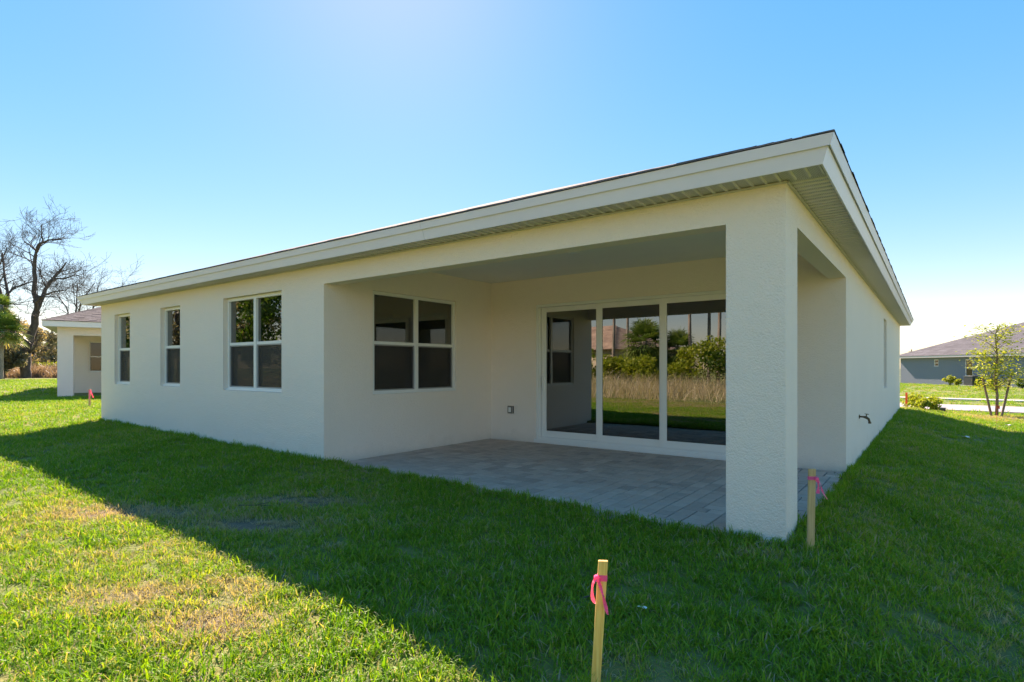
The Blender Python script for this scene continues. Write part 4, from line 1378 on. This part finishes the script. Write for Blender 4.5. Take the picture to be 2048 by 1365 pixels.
# ------------------------------------------------------------------ lawn grass (one mass of blades)
clumps = bpy.data.collections.new('grass_clumps')
def clump_mesh(seed, nbl, rad, hmin, hmax, wid, lean):
    rng = np.random.default_rng(seed)
    vs, fs, tn, hg = [], [], [], []
    for _ in range(nbl):
        a = rng.random() * 6.283; r = rad * math.sqrt(rng.random())
        b = np.array([r * math.cos(a), r * math.sin(a), -.01])
        h = hmin + (hmax - hmin) * rng.random() ** 1.3
        la = rng.random() * 6.283; lm = lean * (.25 + rng.random())
        ld_ = np.array([math.cos(la), math.sin(la), 0])
        wa = la + 1.57 + rng.normal(0, .5)
        wv = np.array([math.cos(wa), math.sin(wa), 0]) * wid * (.7 + .6 * rng.random())
        t = float(np.clip(rng.normal(.45, .27), 0, 1))
        if rng.random() < .07: t = 1.35
        o = len(vs)
        for k, f in enumerate((0, .4, .75)):
            c_ = b + ld_ * lm * h * f ** 1.7 + np.array([0, 0, h * (f - .28 * lm * f * f)])
            ww = wv * (1, .95, .62)[k]
            vs += [c_ - ww, c_ + ww]; hg += [f, f]; tn += [t, t]
        c_ = b + ld_ * lm * h * 1.0 + np.array([0, 0, h * (1 - .42 * lm)])
        vs.append(c_); hg.append(1.); tn.append(t)
        fs += [(o, o + 1, o + 3, o + 2), (o + 2, o + 3, o + 5, o + 4), (o + 4, o + 5, o + 6)]
    me = bpy.data.meshes.new('grass_clump')
    me.from_pydata([tuple(v) for v in vs], [], fs)
    for nm, dat in (('tone', tn), ('hgt', hg)):
        me.attributes.new(nm, 'FLOAT', 'POINT').data.foreach_set('value', np.array(dat, np.float32))
    me.materials.append(M['grass'])
    o = bpy.data.objects.new('grass_clump_%02d' % seed, me)
    clumps.objects.link(o)
NV = 10
for s in range(NV):
    clump_mesh(s, 36, .085, .03, .088, .0031, .85)
for s in range(NV, NV + 3):
    clump_mesh(s, 16, .05, .09, .17, .0034, .45)      # taller tufts by walls and posts

def dry_field(x, y):
    """how straw coloured the lawn is: broad noise plus the bare patches that show in the yard"""
    v = .10 + .09 * np.sin(x * .9 + 1.3 * np.sin(y * .8)) + .08 * np.sin(y * 1.7 + x * 2.1) + .06 * np.sin(x * 4.3 + y * 3.1 + 2)
    v = v + .035 * smooth(2.5, 3.2, -y) * (1 + np.sin(x * 5.3 + 2 * np.sin(y * 4.1)) * np.sin(y * 6.7 + x)) + .38 * smooth(4.2, 7.5, -y) * (x > -25)
    for (cx, cy, rx, ry, am) in DRY:
        dx, dy = x - cx, y - cy
        c_, s_ = math.cos(.64), math.sin(.64)
        a_, b_ = dx * c_ + dy * s_, -dx * s_ + dy * c_
        v = v + am * np.exp(-((a_ / rx) ** 2 + (b_ / ry) ** 2))
    return v
DRY = [(-4.9, -2.65, .75, .26, .82), (-3.75, -2.25, .45, .2, .85), (-4.25, -1.55, .62, .17, .75), (-2.15, -3.3, .4, .2, .62), (-2.9, -3.45, .42, .2, .55), (-2.5, -2.95, .22, .12, .3), (-3.9, -3.3, .4, .2, .3), (-1.5, -3.1, .2, .1, .3), (-1.95, -2.75, .16, .1, .3), (-3.2, -2.9, .2, .12, .25),
       (-.25, -.45, .4, .12, .5), (1.45, -2.0, .3, .2, .35), (1.0, -2.6, .3, .15, .3), (1.2, -.8, .3, .2, .3), (.35, -1.5, .35, .2, .3), (2.2, 1.5, .5, .5, .3), (1.6, 21.8, 2.5, 1.4, .35), (4, 22.5, 3, 1.4, .3), (-.2, -2.4, .3, .2, .25)]

_gm = bpy.data.objects['lawn_ground'].data
_gm.attributes.new('dry', 'FLOAT', 'POINT').data.foreach_set('value', dry_field(X.ravel(), Y.ravel()).astype(np.float32) * (Y.ravel() > -4.3))
_r = np.random.default_rng(5)
for _ in range(170):      # small dead tufts all over
    DRY.append((_r.uniform(-7, 3.2), _r.uniform(-4.6, -.1), _r.uniform(.04, .13), _r.uniform(.03, .08), _r.uniform(.25, .75)))
for _ in range(60):
    DRY.append((_r.uniform(.3, 3.4), _r.uniform(0, 9), _r.uniform(.05, .16), _r.uniform(.04, .1), _r.uniform(.25, .7)))

def blocked(x, y):
    b = (x > XL - .02) & (x < .02) & (y > -.02) & (y < YF + .02)
    b |= (x > PX0) & (x < PX1 - .05) & (y > PY0 + .03) & (y < LY)
    # neighbour, road, sidewalk, slate house
    dx, dy = x - NP.x, y - NP.y
    a_, b_ = dx * nx_.x + dy * nx_.y, dx * ny_.x + dy * ny_.y
    b |= (a_ > -15.02) & (a_ < .04) & (b_ > -.02) & (b_ < 17.02)
    t = (x + 70) / 160
    yr = 30.5 - 11 * t
    b |= (y > yr - .05) & (y < yr + 4.55)
    ys = 35.6 - .06875 * x
    b |= (y > ys - .05) & (y < ys + 1.15)
    dx, dy = x - GA.x, y - GA.y
    a_, b_ = dx * gd.x + dy * gd.y, -(dx * gn.x + dy * gn.y)
    b |= (a_ > -.02) & (a_ < 24) & (b_ > -.02) & (b_ < 14)
    return b

P_, S_, I_, D_y = [], [], [], []
def scatter(n, xr, yr, s0, s1, seed, cond=None, thin=True):
    rng = np.random.default_rng(seed)
    x = rng.uniform(*xr, n); y = rng.uniform(*yr, n)
    k = ~blocked(x, y)
    if cond is not None:
        k &= cond(x, y)
    x, y = x[k], y[k]
    dr = dry_field(x, y)
    m = len(x)
    # clumps are shorter and sparser where the lawn has died back
    k = rng.random(m) > np.clip(dr - .6, 0, .3)
    x, y, dr = x[k], y[k], dr[k]
    m = len(x)
    sc = (s0 + (s1 - s0) * rng.random(m)) * np.clip(1.08 - .55 * np.clip(dr - .15, 0, 1), .6, 1.2) * (1 + .22 * np.sin(x * 2.9 + 1.5 * np.sin(y * 2.2)) * np.sin(y * 3.3 + x))
    P_.append(np.stack([x, y, gz(x, y)], 1)); S_.append(sc); I_.append(rng.integers(0, NV, m)); D_y.append(np.clip(dr + rng.normal(0, .17, m) * (.35 + np.clip(dr, 0, .65)), 0, 1))
cd2 = lambda x, y: np.hypot(x - CAM.x, y - CAM.y)
def infront(x, y, m=1.5):
    dx, dy = x - CAM.x, y - CAM.y
    f = dx * Fv.x + dy * Fv.y; r = dx * Rv.x + dy * Rv.y
    return (f > -.5) & (np.abs(r) < f * 1.05 + m)
near = lambda x, y: (cd2(x, y) < 7.5)
scatter(42000, (-8, 8.5), (-9, 3), .75, 1.15, 1, lambda x, y: near(x, y) & infront(x, y))
scatter(24000, (-8, 8.5), (-12.5, 3), .9, 1.3, 2, lambda x, y: near(x, y) & ~infront(x, y, 1.5))
scatter(60000, (-16, 9), (-9, 14), .85, 1.3, 3, lambda x, y: (cd2(x, y) >= 7.5) & (cd2(x, y) < 15) & (infront(x, y) | (y < 0)))
scatter(60000, (-32, 10), (-9, 27), 1.0, 1.6, 4, lambda x, y: (cd2(x, y) >= 15) & (cd2(x, y) < 30) & infront(x, y))
scatter(52000, (-80, 60), (-9, 75), 1.5, 2.6, 5, lambda x, y: (cd2(x, y) >= 30) & (cd2(x, y) < 72) & infront(x, y))
# tufts the mower leaves along walls, patio edge and posts
rng = np.random.default_rng(60)
ed = []
def edge(x0, y0, x1, y1, per, sp=.05):
    L = math.hypot(x1 - x0, y1 - y0); m = int(L * per)
    t = rng.random(m)
    # uneven: more in some stretches
    t = t[rng.random(m) < .35 + .65 * (np.sin(t * L * 2.3) * np.sin(t * L * 5.1 + 1) > -.1)]
    nx2, ny2 = (y1 - y0) / L, -(x1 - x0) / L
    off = np.abs(rng.normal(0, sp, len(t)))
    ed.append(np.stack([x0 + (x1 - x0) * t + nx2 * off, y0 + (y1 - y0) * t + ny2 * off], 1))
edge(XL, -.025, LX, -.025, 26); edge(LX, PY0 + .0, -.5, PY0 + .0, 30, .06); edge(-.46, -.02, 0, -.02, 34, .03); edge(.02, 0, .02, .46, 20, .03)
edge(PX1 - .03, .46, PX1 - .05, 3.8, 34, .06); edge(.025, 3.8, .025, YF, 26); edge(.17, -.12, .24, -.08, 60, .02); edge(-.30, -2.63, -.2, -2.58, 40, .02)
ed = np.concatenate(ed)
m = len(ed)
P_.append(np.stack([ed[:, 0], ed[:, 1], gz(ed[:, 0], ed[:, 1])], 1)); S_.append(rng.uniform(.45, .95, m)); I_.append(rng.integers(NV, NV + 3, m)); D_y.append(np.clip(rng.normal(.08, .08, m), 0, 1))
pts = np.concatenate(P_); scl = np.concatenate(S_); ind = np.concatenate(I_); dry = np.concatenate(D_y)
# patio edge: blades grow up beside the slab, not through it
me = bpy.data.meshes.new('lawn_grass')
me.vertices.add(len(pts))
me.vertices.foreach_set('co', pts.astype(np.float32).ravel())
rng = np.random.default_rng(61)
rot = np.stack([rng.normal(0, .10, len(pts)), rng.normal(0, .10, len(pts)), rng.random(len(pts)) * 6.283], 1)
me.attributes.new('rot', 'FLOAT_VECTOR', 'POINT').data.foreach_set('vector', rot.astype(np.float32).ravel())
me.attributes.new('scl', 'FLOAT', 'POINT').data.foreach_set('value', scl.astype(np.float32))
me.attributes.new('dry', 'FLOAT', 'POINT').data.foreach_set('value', dry.astype(np.float32))
me.attributes.new('pick', 'INT', 'POINT').data.foreach_set('value', ind.astype(np.int32))
me.materials.append(M['grass'])
lg = tag(obj('lawn_grass', me), 'green lawn grass with straw coloured patches around the house', 'grass', kind='stuff')
ng = bpy.data.node_groups.new('scatter_grass', 'GeometryNodeTree')
ng.interface.new_socket('Geometry', in_out='INPUT', socket_type='NodeSocketGeometry')
ng.interface.new_socket('Geometry', in_out='OUTPUT', socket_type='NodeSocketGeometry')
gi = ng.nodes.new('NodeGroupInput'); go = ng.nodes.new('NodeGroupOutput')
ci = ng.nodes.new('GeometryNodeCollectionInfo')
ci.inputs['Collection'].default_value = clumps
ci.inputs['Separate Children'].default_value = True
ci.inputs['Reset Children'].default_value = True
m2p = ng.nodes.new('GeometryNodeMeshToPoints')
iop = ng.nodes.new('GeometryNodeInstanceOnPoints')
iop.inputs['Pick Instance'].default_value = True
def named(nm, typ):
    a_ = ng.nodes.new('GeometryNodeInputNamedAttribute')
    a_.data_type = typ
    a_.inputs['Name'].default_value = nm
    return a_.outputs['Attribute']
e2r = ng.nodes.new('FunctionNodeEulerToRotation')
ng.links.new(named('rot', 'FLOAT_VECTOR'), e2r.inputs[0])
ng.links.new(gi.outputs[0], m2p.inputs['Mesh'])
ng.links.new(m2p.outputs[0], iop.inputs['Points'])
ng.links.new(ci.outputs[0], iop.inputs['Instance'])
ng.links.new(named('pick', 'INT'), iop.inputs['Instance Index'])
ng.links.new(e2r.outputs[0], iop.inputs['Rotation'])
ng.links.new(named('scl', 'FLOAT'), iop.inputs['Scale'])
ng.links.new(iop.outputs[0], go.inputs[0])
md = lg.modifiers.new('scatter', 'NODES')
md.node_group = ng
